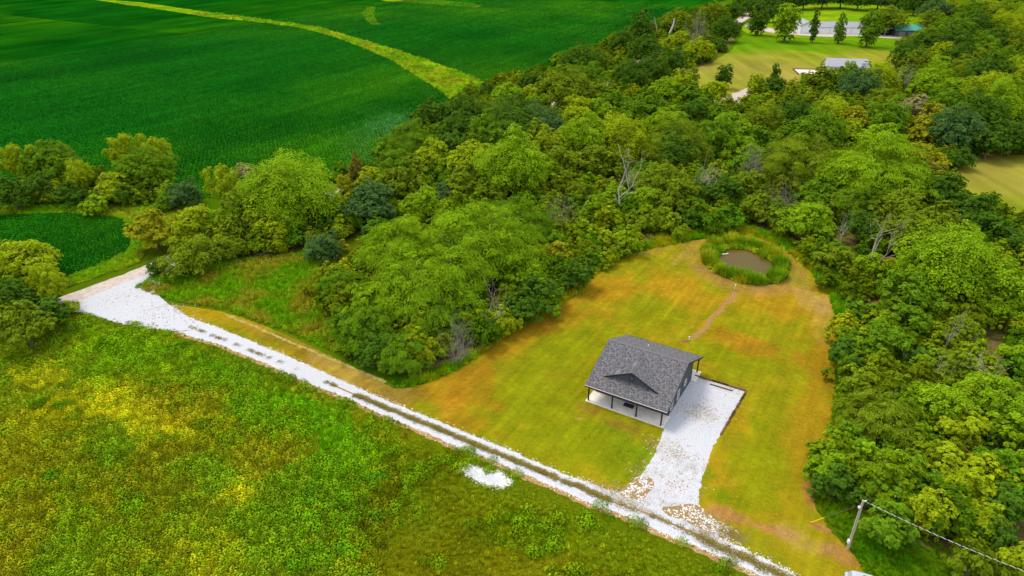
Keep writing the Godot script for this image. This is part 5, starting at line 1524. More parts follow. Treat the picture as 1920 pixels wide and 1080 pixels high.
	tree("broad", "dark", 99.1, -132.4, 10.6, 9.0, "dark green round-crowned tree in woods below small mown field, third from left of four", "trees in the woods beside the pond")
	tree("broad", "olive", 90.6, -135.6, 10.8, 9.2, "olive green round-crowned tree in woods below small mown field, rightmost of four", "trees in the woods beside the pond")
	tree("broad", "dark", 74.5, -136.4, 8.5, 7.3, "dark green round-crowned tree in woods beside the pond", "trees in the woods beside the pond")
	tree("broad", "dark", 145.8, -198.4, 13.1, 11.1, "dark green round-crowned tree beside the small mown field, right of two", "trees round the small mown field")
	tree("broad", "dark", 136.9, -194.9, 11.8, 10.1, "dark green round-crowned tree beside the small mown field, left of two", "trees round the small mown field")
	tree("shrub", "dark", 123.6, -185.9, 9.1, 5.6, "dark green low shrub beside the small mown field", "trees round the small mown field")
	tree("broad", "olive", 55.9, -148.1, 8.3, 7.1, "olive green round-crowned tree in woods directly behind pond, third from left of four", "trees in the woods behind the pond")
	tree("shrub", "olive", 59.0, -144.5, 6.8, 4.2, "olive green low shrub in woods directly behind pond", "trees in the woods behind the pond")
	tree("broad", "mid", 70.9, -182.8, 10.6, 9.0, "larger mid green round-crowned tree in woods directly behind pond", "trees in the woods behind the pond")
	tree("broad", "olive", 68.1, -171.9, 8.8, 7.5, "olive green round-crowned tree in woods directly behind pond, rightmost of four", "trees in the woods behind the pond")
	tree("broad", "dark", 100.2, -124.2, 8.4, 7.1, "dark green round-crowned tree in woods below small mown field, rightmost of four", "trees in the woods beside the pond")
	tree("broad", "mid", 71.3, -200.6, 10.7, 9.1, "mid green round-crowned tree in woods below grey-roofed house, leftmost of three", "trees in the woods behind the pond")
	tree("broad", "olive", 99.4, -167.1, 9.2, 7.8, "olive green round-crowned tree in woods below small mown field, leftmost of four", "trees in the woods beside the pond")
	tree("broad", "dark", 55.5, -367.7, 14.5, 12.4, "dark green round-crowned tree in tree line beside far hayfield, second from left of seven", "trees along the far field")
	tree("upright", "dark", 67.7, -380.3, 12.6, 20.2, "dark green upright tree in tree line beside far hayfield", "trees along the far field")
	tree("broad", "dark", 63.6, -343.3, 15.7, 13.3, "dark green round-crowned tree in tree line beside far hayfield, third from left of seven", "trees along the far field")
	tree("broad", "olive", 40.7, -308.8, 11.5, 9.8, "olive green round-crowned tree in tree line beside far hayfield, leftmost of three", "trees along the far field")
	tree("broad", "dark", 49.7, -297.0, 12.4, 10.6, "dark green round-crowned tree in woods before far tree line, right of two", "trees in the central woods")
	tree("broad", "dark", 58.4, -299.1, 13.4, 11.4, "dark green round-crowned tree in tree line beside far hayfield, fourth from left of seven", "trees along the far field")
	tree("billow", "yellow", 77.3, -360.1, 12.2, 10.3, "yellow-green billowy tree in tree line beside far hayfield, left of two", "trees along the far field")
	tree("broad", "olive", 98.0, -437.3, 17.3, 14.7, "olive green round-crowned tree in tree line beside far hayfield, second from left of three", "trees along the far field")
	tree("brushdead", "grey", 96.1, -378.6, 20.3, 23.4, "grey twiggy leafless tree in tree line beside far hayfield", "trees along the far field")
	tree("broad", "olive", 127.7, -466.9, 17.6, 15.0, "olive green round-crowned tree in tree line beside far hayfield, rightmost of three", "trees along the far field")
	tree("broad", "dark", 143.5, -482.4, 16.6, 14.1, "dark green round-crowned tree in tree line beside far hayfield, rightmost of seven", "trees along the far field")
	tree("broad", "dark", 118.5, -405.8, 16.1, 13.7, "dark green round-crowned tree in tree line beside far hayfield, sixth from left of seven", "trees along the far field")
	tree("broad", "yellow", 89.3, -344.6, 14.2, 12.1, "yellow-green round-crowned tree in tree line beside far hayfield", "trees along the far field")
	tree("billow", "yellow", 88.6, -382.0, 11.7, 10.0, "yellow-green billowy tree in tree line beside far hayfield, right of two", "trees along the far field")
	tree("broad", "dark", 71.0, -316.8, 13.2, 11.2, "dark green round-crowned tree in tree line beside far hayfield, fifth from left of seven", "trees along the far field")
	tree("snag", "white", 84.2, -426.4, 4.2, 11.0, "whitish broken snag in tree line beside far hayfield, left of two", "trees along the far field")
	tree("snag", "white", 89.9, -418.9, 4.9, 10.7, "whitish broken snag in tree line beside far hayfield, right of two", "trees along the far field")
	tree("shrub", "dark", 106.4, -376.1, 10.0, 6.2, "dark green low shrub in tree line beside far hayfield, right of two", "trees along the far field")
	tree("shrub", "dark", 109.2, -403.5, 10.6, 6.6, "dark green low shrub in tree line beside far hayfield, left of two", "trees along the far field")
	tree("feather", "olive", 63.6, -123.6, 8.2, 5.1, "olive green feathery tree in woods at lawn's far edge", "trees in the woods along the lawn")
	tree("broad", "bright", 68.4, -118.6, 7.1, 6.1, "bright green round-crowned tree in woods at lawn's far edge", "trees in the woods along the lawn")
	tree("broad", "olive", 81.6, -129.3, 9.9, 8.4, "olive green round-crowned tree in woods below small mown field, third from left of four", "trees in the woods beside the pond")
	tree("billow", "bright", 77.9, -110.3, 16.8, 14.3, "huge bright billowy tree at edge of the woods", "trees in the woods along the lawn")
	tree("broad", "mid", 68.6, -104.1, 11.4, 9.7, "larger mid green round-crowned tree in woods at lawn's far edge", "trees in the woods along the lawn")
	tree("broad", "gold", 95.5, -122.3, 5.2, 5.0, "golden green round-crowned tree in woods at lawn's far edge", "trees in the woods along the lawn")
	tree("broad", "dark", 90.2, -115.0, 6.3, 5.4, "dark green round-crowned tree in woods at lawn's far edge", "trees in the woods along the lawn")
	tree("billow", "bright", 84.4, -103.5, 12.0, 10.2, "bright green billowy tree in woods at lawn's far edge", "trees in the woods along the lawn")
	tree("broad", "mid", 59.3, -102.3, 5.6, 5.0, "smaller mid green round-crowned tree in woods at lawn's far edge", "trees in the woods along the lawn")
	tree("broad", "mid", 56.0, -89.7, 9.3, 7.9, "mid green round-crowned tree in woods with bleached trunks, left of two", "trees in the woods along the lawn")
	tree("broad", "dark", 51.3, -88.1, 6.7, 5.7, "dark green round-crowned tree in woods with bleached trunks, leftmost of three", "trees in the woods along the lawn")
	tree("broad", "mid", 65.3, -96.7, 8.5, 7.2, "mid green round-crowned tree in woods with bleached trunks, right of two", "trees in the woods along the lawn")
	tree("broad", "olive", 71.0, -93.4, 7.7, 6.6, "olive green round-crowned tree in woods with bleached trunks, rightmost of three", "trees in the woods along the lawn")
	tree("dead", "white", 58.7, -86.8, 3.2, 5.8, "whitish bare dead tree in woods with bleached trunks, leftmost of three", "trees in the woods along the lawn")
	tree("dead", "white", 62.4, -83.0, 4.8, 8.2, "whitish bare dead tree in woods with bleached trunks, second from left of three", "trees in the woods along the lawn")
	tree("dead", "white", 67.6, -82.2, 6.1, 9.1, "whitish bare dead tree in woods with bleached trunks, rightmost of three", "trees in the woods along the lawn")
	tree("dead", "grey", 67.7, -90.4, 5.8, 10.2, "grey bare dead tree in woods with bleached trunks", "trees in the woods along the lawn")
	tree("broad", "olive", 64.0, -83.9, 8.2, 7.0, "olive green round-crowned tree in woods with bleached trunks, second from left of three", "trees in the woods along the lawn")
	tree("broad", "dark", 62.0, -87.6, 6.1, 5.2, "dark green round-crowned tree in woods with bleached trunks, second from left of three", "trees in the woods along the lawn")
	tree("billow", "bright", 77.3, -89.0, 6.2, 5.2, "bright green billowy tree in woods with bleached trunks", "trees in the woods along the lawn")
	tree("broad", "dark", 68.2, -81.2, 5.8, 5.0, "dark green round-crowned tree in woods with bleached trunks, rightmost of three", "trees in the woods along the lawn")
	tree("broad", "olive", 49.9, -81.6, 6.4, 5.5, "olive green round-crowned tree in woods with bleached trunks, leftmost of three", "trees in the woods along the lawn")
	tree("feather", "olive", 55.7, -81.0, 8.2, 5.1, "olive green feathery tree in woods with bleached trunks", "trees in the woods along the lawn")
	tree("feather", "olive", 48.9, -72.7, 10.3, 6.4, "olive green feathery tree in woods above utility pole", "trees in the woods by the utility pole")
	tree("billow", "bright", 57.9, -74.9, 8.5, 7.2, "bright green billowy tree in woods above utility pole, second from left of four", "trees in the woods by the utility pole")
	tree("billow", "yellow", 58.8, -71.5, 6.8, 5.8, "yellow-green billowy tree in woods above utility pole", "trees in the woods by the utility pole")
	tree("billow", "bright", 65.5, -76.8, 8.5, 7.2, "bright green billowy tree in woods above utility pole, third from left of four", "trees in the woods by the utility pole")
	tree("billow", "bright", 70.7, -79.0, 5.6, 5.0, "bright green billowy tree in woods above utility pole, rightmost of four", "trees in the woods by the utility pole")
	tree("broad", "bright", 52.7, -72.1, 5.0, 5.0, "smaller bright green round-crowned tree in woods above utility pole", "trees in the woods by the utility pole")
	tree("broad", "mid", 43.0, -69.5, 5.4, 5.0, "mid green round-crowned tree in woods above utility pole", "trees in the woods by the utility pole")
	tree("billow", "bright", 43.7, -66.2, 6.0, 5.1, "bright green billowy tree in woods above utility pole, leftmost of four", "trees in the woods by the utility pole")
	tree("broad", "dark", 38.4, -62.3, 5.4, 5.0, "dark green round-crowned tree in woods beside utility pole, leftmost of three", "trees in the woods by the utility pole")
	tree("broad", "mid", 43.9, -61.4, 5.9, 5.0, "mid green round-crowned tree in woods beside utility pole, left of two", "trees in the woods by the utility pole")
	tree("broad", "mid", 48.0, -62.8, 6.6, 5.6, "mid green round-crowned tree in woods beside utility pole, right of two", "trees in the woods by the utility pole")
	tree("billow", "yellow", 52.7, -63.0, 7.0, 6.0, "larger yellow-green billowy tree in woods beside utility pole", "trees in the woods by the utility pole")
	tree("broad", "yellow", 56.8, -62.3, 6.7, 5.7, "yellow-green round-crowned tree in woods beside utility pole", "trees in the woods by the utility pole")
	tree("broad", "bright", 65.1, -71.0, 6.8, 5.8, "larger bright green round-crowned tree in woods above utility pole", "trees in the woods by the utility pole")
	tree("dead", "grey", 66.0, -73.6, 4.5, 6.7, "grey bare dead tree in woods above utility pole", "trees in the woods by the utility pole")
	tree("billow", "mid", 41.9, -54.9, 6.7, 5.7, "green maple-like tree beside utility pole", "trees in the woods by the utility pole")
	tree("upright", "yellow", 47.1, -56.5, 4.2, 6.7, "slender yellow tree beside the service cable", "trees in the woods by the utility pole")
	tree("billow", "bright", 50.5, -56.8, 4.9, 5.0, "bright green billowy tree in woods beside utility pole, left of two", "trees in the woods by the utility pole")
	tree("broad", "dark", 56.3, -58.1, 5.6, 5.0, "dark green round-crowned tree in woods beside utility pole, rightmost of three", "trees in the woods by the utility pole")
	tree("billow", "bright", 62.0, -64.5, 4.2, 5.0, "bright green billowy tree in woods beside utility pole, right of two", "trees in the woods by the utility pole")
	tree("feather", "olive", 48.4, -50.6, 5.3, 5.0, "olive green feathery tree in woods beside utility pole", "trees in the woods by the utility pole")
	tree("billow", "yellow", 52.8, -50.6, 4.2, 5.0, "smaller yellow-green billowy tree in woods beside utility pole", "trees in the woods by the utility pole")
	tree("broad", "dark", 52.9, -53.7, 4.4, 5.0, "dark green round-crowned tree in woods beside utility pole, second from left of three", "trees in the woods by the utility pole")
	tree("shrub", "dark", 40.5, -60.7, 3.8, 2.4, "dark green low shrub in woods beside utility pole", "trees in the woods by the utility pole")
	tree("dead", "grey", 60.6, -62.4, 2.7, 4.1, "grey bare dead tree in woods beside utility pole", "trees in the woods by the utility pole")
	tree("plume", "yellow", -105.0, -182.9, 10.2, 11.2, "yellow-green soft plumed tree in hedgerow between soybean fields, third from left of four", "trees in the hedgerow")
	tree("plume", "yellow", -95.2, -182.4, 9.2, 10.1, "yellow-green soft plumed tree in hedgerow between soybean fields, rightmost of four", "trees in the hedgerow")
	tree("broad", "mid", -92.4, -168.2, 13.2, 11.2, "mid green round-crowned tree in hedgerow between soybean fields, right of two", "trees in the hedgerow")
	tree("shrub", "olive", -93.1, -163.2, 6.6, 4.1, "olive green low shrub in hedgerow between soybean fields, right of two", "trees in the hedgerow")
	tree("shrub", "blue", -79.3, -157.5, 9.4, 5.8, "bluish green low shrub in hedgerow between soybean fields", "trees in the hedgerow")
	tree("plume", "yellow", -66.7, -153.0, 9.3, 11.7, "yellow-green soft plumed tree in gravel road tree row", "trees in the row along the gravel road")
	tree("broad", "tan", -71.0, -176.0, 5.8, 5.0, "small pale tan tree behind gravel road row", "trees in the row along the gravel road")
	tree("billow", "bright", -48.2, -143.8, 22.4, 15.2, "largest bright green tree beside the gravel road", "trees in the row along the gravel road")
	tree("billow", "yellow", -51.2, -136.6, 11.1, 8.9, "yellow-green billowy tree in gravel road tree row, right of two", "trees in the row along the gravel road")
	tree("broad", "olive", -39.6, -144.7, 8.7, 7.4, "olive green round-crowned tree in gravel road tree row", "trees in the row along the gravel road")
	tree("upright", "olive", -58.3, -136.3, 7.4, 11.9, "larger olive green upright tree in gravel road tree row", "trees in the row along the gravel road")
	tree("upright", "olive", -57.2, -141.6, 5.9, 9.4, "smaller olive green upright tree in gravel road tree row", "trees in the row along the gravel road")
	tree("billow", "yellow", -68.2, -138.3, 9.4, 8.0, "yellow-green billowy tree in gravel road tree row, left of two", "trees in the row along the gravel road")
	tree("broad", "bright", -64.5, -139.2, 7.1, 6.1, "bright green round-crowned tree in gravel road tree row", "trees in the row along the gravel road")
	tree("broad", "gold", -74.7, -133.2, 9.9, 8.4, "golden green round-crowned tree in gravel road tree row", "trees in the row along the gravel road")
	tree("broad", "yellow", -69.1, -132.6, 8.4, 7.1, "yellow-green round-crowned tree in gravel road tree row", "trees in the row along the gravel road")
	tree("shrub", "olive", -61.7, -121.4, 10.9, 6.7, "larger olive green low shrub in gravel road tree row", "trees in the row along the gravel road")
	tree("shrub", "dark", -69.2, -121.4, 5.0, 3.1, "dark green low shrub in gravel road tree row", "trees in the row along the gravel road")
	tree("shrub", "olive", -58.0, -127.8, 7.4, 4.6, "smaller olive green low shrub in gravel road tree row", "trees in the row along the gravel road")
	tree("shrub", "blue", -38.9, -128.3, 8.4, 5.2, "grey-green willow shrub beside the brush pile", "trees in the row along the gravel road")
	tree("shrub", "gold", -35.6, -131.9, 4.1, 2.5, "golden green low shrub in gravel road tree row", "trees in the row along the gravel road")
	tree("broad", "dark", -41.8, -138.9, 6.8, 5.8, "dark green round-crowned tree in gravel road tree row", "trees in the row along the gravel road")
	tree("plume", "yellow", -128.8, -173.8, 10.1, 11.1, "yellow-green soft plumed tree in hedgerow between soybean fields, leftmost of four", "trees in the hedgerow")
	tree("broad", "mid", -120.4, -174.9, 13.3, 11.3, "mid green round-crowned tree in hedgerow between soybean fields, left of two", "trees in the hedgerow")
	tree("broad", "dark", -118.0, -154.9, 10.3, 8.8, "dark green round-crowned tree in hedgerow between soybean fields, leftmost of four", "trees in the hedgerow")
	tree("broad", "dark", -114.7, -159.8, 9.7, 8.3, "dark green round-crowned tree in hedgerow between soybean fields, second from left of four", "trees in the hedgerow")
	tree("shrub", "yellow", -112.4, -159.7, 8.3, 5.1, "yellow-green low shrub in hedgerow between soybean fields", "trees in the hedgerow")
	tree("plume", "yellow", -107.4, -165.2, 8.8, 9.6, "yellow-green soft plumed tree in hedgerow between soybean fields, second from left of four", "trees in the hedgerow")
	tree("billow", "yellow", -97.1, -160.5, 8.9, 7.5, "yellow-green billowy tree in hedgerow between soybean fields", "trees in the hedgerow")
	tree("shrub", "olive", -99.3, -157.9, 6.8, 4.2, "olive green low shrub in hedgerow between soybean fields, left of two", "trees in the hedgerow")
	tree("shrub", "bright", -97.2, -152.1, 7.1, 4.4, "bright green low shrub in hedgerow between soybean fields", "trees in the hedgerow")
	tree("shrub", "mid", -82.0, -153.7, 6.3, 3.9, "mid green low shrub in hedgerow between soybean fields", "trees in the hedgerow")
	tree("broad", "dark", -106.2, -157.4, 7.3, 6.2, "dark green round-crowned tree in hedgerow between soybean fields, third from left of four", "trees in the hedgerow")
	tree("broad", "dark", -93.6, -158.1, 6.7, 5.7, "dark green round-crowned tree in hedgerow between soybean fields, rightmost of four", "trees in the hedgerow")
	tree("billow", "yellow", -91.9, -117.8, 10.5, 9.0, "yellow-green billowy tree by the gravel road junction", "trees by the road junction")
	tree("plume", "yellow", -82.7, -109.3, 7.8, 8.6, "yellow-green soft plumed tree by the gravel road junction", "trees by the road junction")
	tree("broad", "dark", -86.2, -105.4, 8.9, 7.5, "dark green round-crowned tree by the gravel road junction, second from left of three", "trees by the road junction")
	tree("broad", "olive", -78.2, -95.2, 9.6, 8.1, "olive green round-crowned tree by the gravel road junction", "trees by the road junction")
	tree("broad", "dark", -77.7, -100.6, 7.1, 6.1, "dark green round-crowned tree by the gravel road junction, rightmost of three", "trees by the road junction")
	tree("shrub", "yellow", -78.3, -106.2, 3.6, 2.3, "yellow-green low shrub by the gravel road junction", "trees by the road junction")
	tree("broad", "dark", -96.8, -118.1, 6.9, 5.9, "dark green round-crowned tree by the gravel road junction, leftmost of three", "trees by the road junction")
	tree("feather", "bright", -6.1, -120.5, 21.6, 13.4, "larger bright green feathery tree in thicket along the lawn", "trees in the thicket by the lawn")
	tree("feather", "bright", -21.0, -119.8, 17.5, 10.9, "bright green feathery tree in lawn thicket near the driveway, second from left of three", "trees in the thicket by the lawn")
	tree("feather", "bright", -14.3, -105.1, 17.9, 11.1, "bright green feathery tree in lawn thicket near the driveway, rightmost of three", "trees in the thicket by the lawn")
	tree("feather", "mid", 0.7, -135.0, 15.5, 9.6, "mid green feathery tree in thicket along the lawn, second from left of three", "trees in the thicket by the lawn")
	tree("feather", "mid", -30.9, -112.0, 9.1, 5.6, "mid green feathery tree in lawn thicket near the driveway, leftmost of four", "trees in the thicket by the lawn")
	tree("feather", "bright", -23.3, -102.6, 12.5, 7.8, "bright green feathery tree in lawn thicket near the driveway, leftmost of three", "trees in the thicket by the lawn")
	tree("feather", "mid", -23.9, -95.7, 10.5, 6.5, "mid green feathery tree in lawn thicket near the driveway, second from left of four", "trees in the thicket by the lawn")
	tree("feather", "mid", -12.6, -98.5, 9.8, 6.1, "mid green feathery tree in lawn thicket near the driveway, rightmost of four", "trees in the thicket by the lawn")
	tree("feather", "mid", -17.0, -89.1, 8.5, 5.3, "mid green feathery tree in lawn thicket near the driveway, third from left of four", "trees in the thicket by the lawn")
	tree("feather", "mid", -10.1, -107.2, 9.0, 5.6, "mid green feathery tree in thicket along the lawn, leftmost of three", "trees in the thicket by the lawn")
	tree("feather", "bright", 0.6, -114.1, 7.3, 5.0, "smaller bright green feathery tree in thicket along the lawn", "trees in the thicket by the lawn")
	tree("dead", "grey", -3.3, -97.1, 7.1, 12.4, "grey bare dead tree in thicket along the lawn", "trees in the thicket by the lawn")
	tree("broad", "dark", 2.4, -103.0, 7.5, 6.3, "dark green round-crowned tree in thicket along the lawn, leftmost of three", "trees in the thicket by the lawn")
	tree("broad", "gold", 9.1, -125.1, 6.6, 5.6, "golden green round-crowned tree in thicket along the lawn", "trees in the thicket by the lawn")
	tree("broad", "dark", 5.3, -108.4, 7.9, 6.8, "dark green round-crowned tree in thicket along the lawn, second from left of three", "trees in the thicket by the lawn")
	tree("broad", "dark", 11.9, -115.0, 7.3, 6.2, "dark green round-crowned tree in thicket along the lawn, rightmost of three", "trees in the thicket by the lawn")
	tree("shrub", "mid", 16.2, -124.7, 5.5, 3.4, "mid green low shrub in thicket along the lawn", "trees in the thicket by the lawn")
	tree("broad", "yellow", 20.0, -132.6, 5.6, 5.0, "yellow-green round-crowned tree in thicket along the lawn", "trees in the thicket by the lawn")
	tree("brushdead", "grey", -8.6, -90.3, 8.0, 9.2, "low grey leafless brush under feathery thicket trees", "trees in the thicket by the lawn")
	tree("shrub", "bright", -11.9, -92.6, 3.4, 2.1, "bright green low shrub in lawn thicket near the driveway", "trees in the thicket by the lawn")
	tree("shrub", "dark", -20.3, -90.3, 7.5, 4.6, "dark green low shrub in lawn thicket near the driveway", "trees in the thicket by the lawn")
	tree("broad", "mid", -7.0, -101.3, 7.2, 6.1, "mid green round-crowned tree in thicket along the lawn", "trees in the thicket by the lawn")
	tree("broad", "dark", -29.7, -136.9, 6.5, 5.5, "dark green round-crowned tree in lawn thicket near the driveway", "trees in the thicket by the lawn")
	tree("feather", "mid", 6.4, -137.7, 8.6, 5.3, "mid green feathery tree in thicket along the lawn, rightmost of three", "trees in the thicket by the lawn")
	tree("shrub", "olive", 22.5, -129.4, 4.8, 3.0, "olive green low shrub in thicket along the lawn", "trees in the thicket by the lawn")
	tree("upright", "dark", 144.9, -432.1, 11.4, 19.3, "dark upright tree beside the lane west of white sheds", "trees around the white sheds")
	tree("upright", "bright", 152.1, -406.6, 14.7, 22.8, "bright dense tree in front of the first white shed", "trees around the white sheds")
	tree("column", "dark", 167.0, -404.9, 5.4, 18.2, "narrow dark columnar tree before the garage doors", "trees around the white sheds")
	tree("upright", "mid", 179.8, -401.3, 7.0, 16.0, "slim pyramidal tree at edge of gravel farmyard", "trees around the white sheds")
	tree("upright", "mid", 190.1, -389.6, 12.2, 20.8, "bright oval tree beside open-fronted shed", "trees around the white sheds")
	tree("broad", "olive", 221.8, -436.2, 21.5, 16.0, "large grey-green tree overhanging the green-roofed shed", "trees around the white sheds")
	tree("broad", "dark", 181.6, -529.7, 19.0, 16.0, "dark green round-crowned tree behind the white sheds, second from left of three", "trees around the white sheds")
	tree("broad", "dark", 203.9, -555.4, 18.1, 15.3, "dark green round-crowned tree in woods, leftmost of three", "trees in the woods")
	tree("broad", "dark", 219.1, -559.3, 19.1, 16.0, "dark green round-crowned tree in woods, second from left of three", "trees in the woods")
	tree("broad", "blue", 236.2, -567.2, 20.3, 16.0, "bluish green round-crowned tree in woods", "trees in the woods")
	tree("broad", "dark", 251.1, -569.0, 18.5, 15.7, "dark green round-crowned tree in woods, rightmost of three", "trees in the woods")
	tree("broad", "dark", 258.1, -555.4, 19.0, 16.0, "dark green round-crowned tree in the farthest woods, leftmost of eight", "trees in the far woods")
	tree("broad", "blue", 274.9, -559.3, 20.0, 16.0, "bluish green round-crowned tree in the farthest woods, left of two", "trees in the far woods")
	tree("broad", "dark", 283.9, -545.1, 18.6, 15.8, "dark green round-crowned tree in the farthest woods, second from left of eight", "trees in the far woods")
	tree("broad", "dark", 283.4, -523.1, 18.8, 15.9, "dark green round-crowned tree in the farthest woods, third from left of eight", "trees in the far woods")
	tree("broad", "dark", 309.9, -551.6, 21.5, 16.0, "dark green round-crowned tree in the farthest woods, fourth from left of eight", "trees in the far woods")
	tree("broad", "mid", 174.2, -562.1, 18.3, 15.5, "mid green round-crowned tree in woods", "trees in the woods")
	tree("broad", "dark", 167.7, -522.5, 14.5, 12.3, "dark green round-crowned tree behind the white sheds, leftmost of three", "trees around the white sheds")
	tree("broad", "dark", 173.1, -489.1, 13.6, 11.6, "dark green round-crowned tree behind the white sheds, rightmost of three", "trees around the white sheds")
	tree("broad", "blue", 276.5, -484.6, 20.6, 16.0, "bluish green round-crowned tree in the farthest woods, right of two", "trees in the far woods")
	tree("billow", "yellow", 295.5, -496.7, 22.7, 16.0, "yellow-green billowy tree in the farthest woods, leftmost of four", "trees in the far woods")
	tree("broad", "mid", 293.0, -473.0, 20.2, 16.0, "mid green round-crowned tree in the farthest woods, right of two", "trees in the far woods")
	tree("billow", "yellow", 305.3, -478.7, 20.4, 16.0, "yellow-green billowy tree in the farthest woods, second from left of four", "trees in the far woods")
	tree("broad", "olive", 302.0, -456.8, 18.8, 15.9, "olive green round-crowned tree in the farthest woods, right of two", "trees in the far woods")
	tree("billow", "bright", 323.9, -479.5, 17.3, 14.7, "bright green billowy tree in the farthest woods", "trees in the far woods")
	tree("broad", "olive", 245.9, -429.0, 17.0, 14.4, "olive green round-crowned tree in the farthest woods, left of two", "trees in the far woods")
	tree("broad", "mid", 241.3, -400.3, 19.9, 16.0, "mid green round-crowned tree in the farthest woods, left of two", "trees in the far woods")
	tree("broad", "dark", 262.8, -413.1, 21.2, 16.0, "dark green round-crowned tree in the farthest woods, sixth from left of eight", "trees in the far woods")
	tree("billow", "yellow", 273.3, -408.8, 19.6, 16.0, "yellow-green billowy tree in the farthest woods, third from left of four", "trees in the far woods")
	tree("billow", "yellow", 288.9, -418.8, 17.3, 14.7, "yellow-green billowy tree in the farthest woods, rightmost of four", "trees in the far woods")
	tree("broad", "olive", 208.7, -366.6, 16.5, 14.0, "olive green round-crowned tree in upper distant woods, second from left of four", "trees in the far woods")
	tree("broad", "dark", 179.1, -326.6, 15.4, 13.1, "dark green round-crowned tree in upper distant woods, leftmost of six", "trees in the far woods")
	tree("broad", "dark", 202.5, -351.6, 17.1, 14.5, "dark green round-crowned tree in upper distant woods, second from left of six", "trees in the far woods")
	tree("broad", "dark", 215.3, -349.6, 18.7, 15.9, "dark green round-crowned tree in upper distant woods, third from left of six", "trees in the far woods")
	tree("billow", "yellow", 202.5, -338.9, 13.1, 11.1, "yellow-green billowy tree in upper distant woods", "trees in the far woods")
	tree("broad", "mid", 222.7, -344.5, 17.3, 14.7, "mid green round-crowned tree in upper distant woods, left of two", "trees in the far woods")
	tree("broad", "dark", 237.3, -354.0, 18.3, 15.6, "dark green round-crowned tree in upper distant woods, rightmost of six", "trees in the far woods")
	tree("broad", "olive", 242.0, -347.5, 16.3, 13.9, "olive green round-crowned tree in upper distant woods, rightmost of four", "trees in the far woods")
	tree("broad", "olive", 180.2, -316.3, 13.4, 11.4, "olive green round-crowned tree in upper distant woods, leftmost of four", "trees in the far woods")
	tree("feather", "olive", 192.4, -304.0, 15.5, 9.6, "olive green feathery tree in upper distant woods", "trees in the far woods")
	tree("broad", "dark", 201.1, -321.8, 15.2, 12.9, "dark green round-crowned tree in upper distant woods, fourth from left of six", "trees in the far woods")
	tree("broad", "olive", 207.3, -316.0, 14.4, 12.3, "olive green round-crowned tree in upper distant woods, third from left of four", "trees in the far woods")
	tree("broad", "mid", 214.4, -312.4, 14.8, 12.6, "mid green round-crowned tree in upper distant woods, right of two", "trees in the far woods")
	tree("broad", "olive", 175.4, -323.8, 10.6, 9.0, "olive green round-crowned tree around the grey-roofed house, rightmost of four", "trees around the grey roofed house")
	tree("billow", "bright", 183.6, -308.4, 12.6, 10.7, "bright green billowy tree in upper distant woods", "trees in the far woods")
	tree("broad", "dark", 347.1, -509.4, 19.1, 16.0, "dark green round-crowned tree in the farthest woods, rightmost of eight", "trees in the far woods")
	tree("broad", "dark", 336.2, -551.6, 22.4, 16.0, "dark green round-crowned tree in the farthest woods, fifth from left of eight", "trees in the far woods")
	tree("broad", "dark", 351.3, -544.1, 22.1, 16.0, "dark green round-crowned tree in the farthest woods, seventh from left of eight", "trees in the far woods")

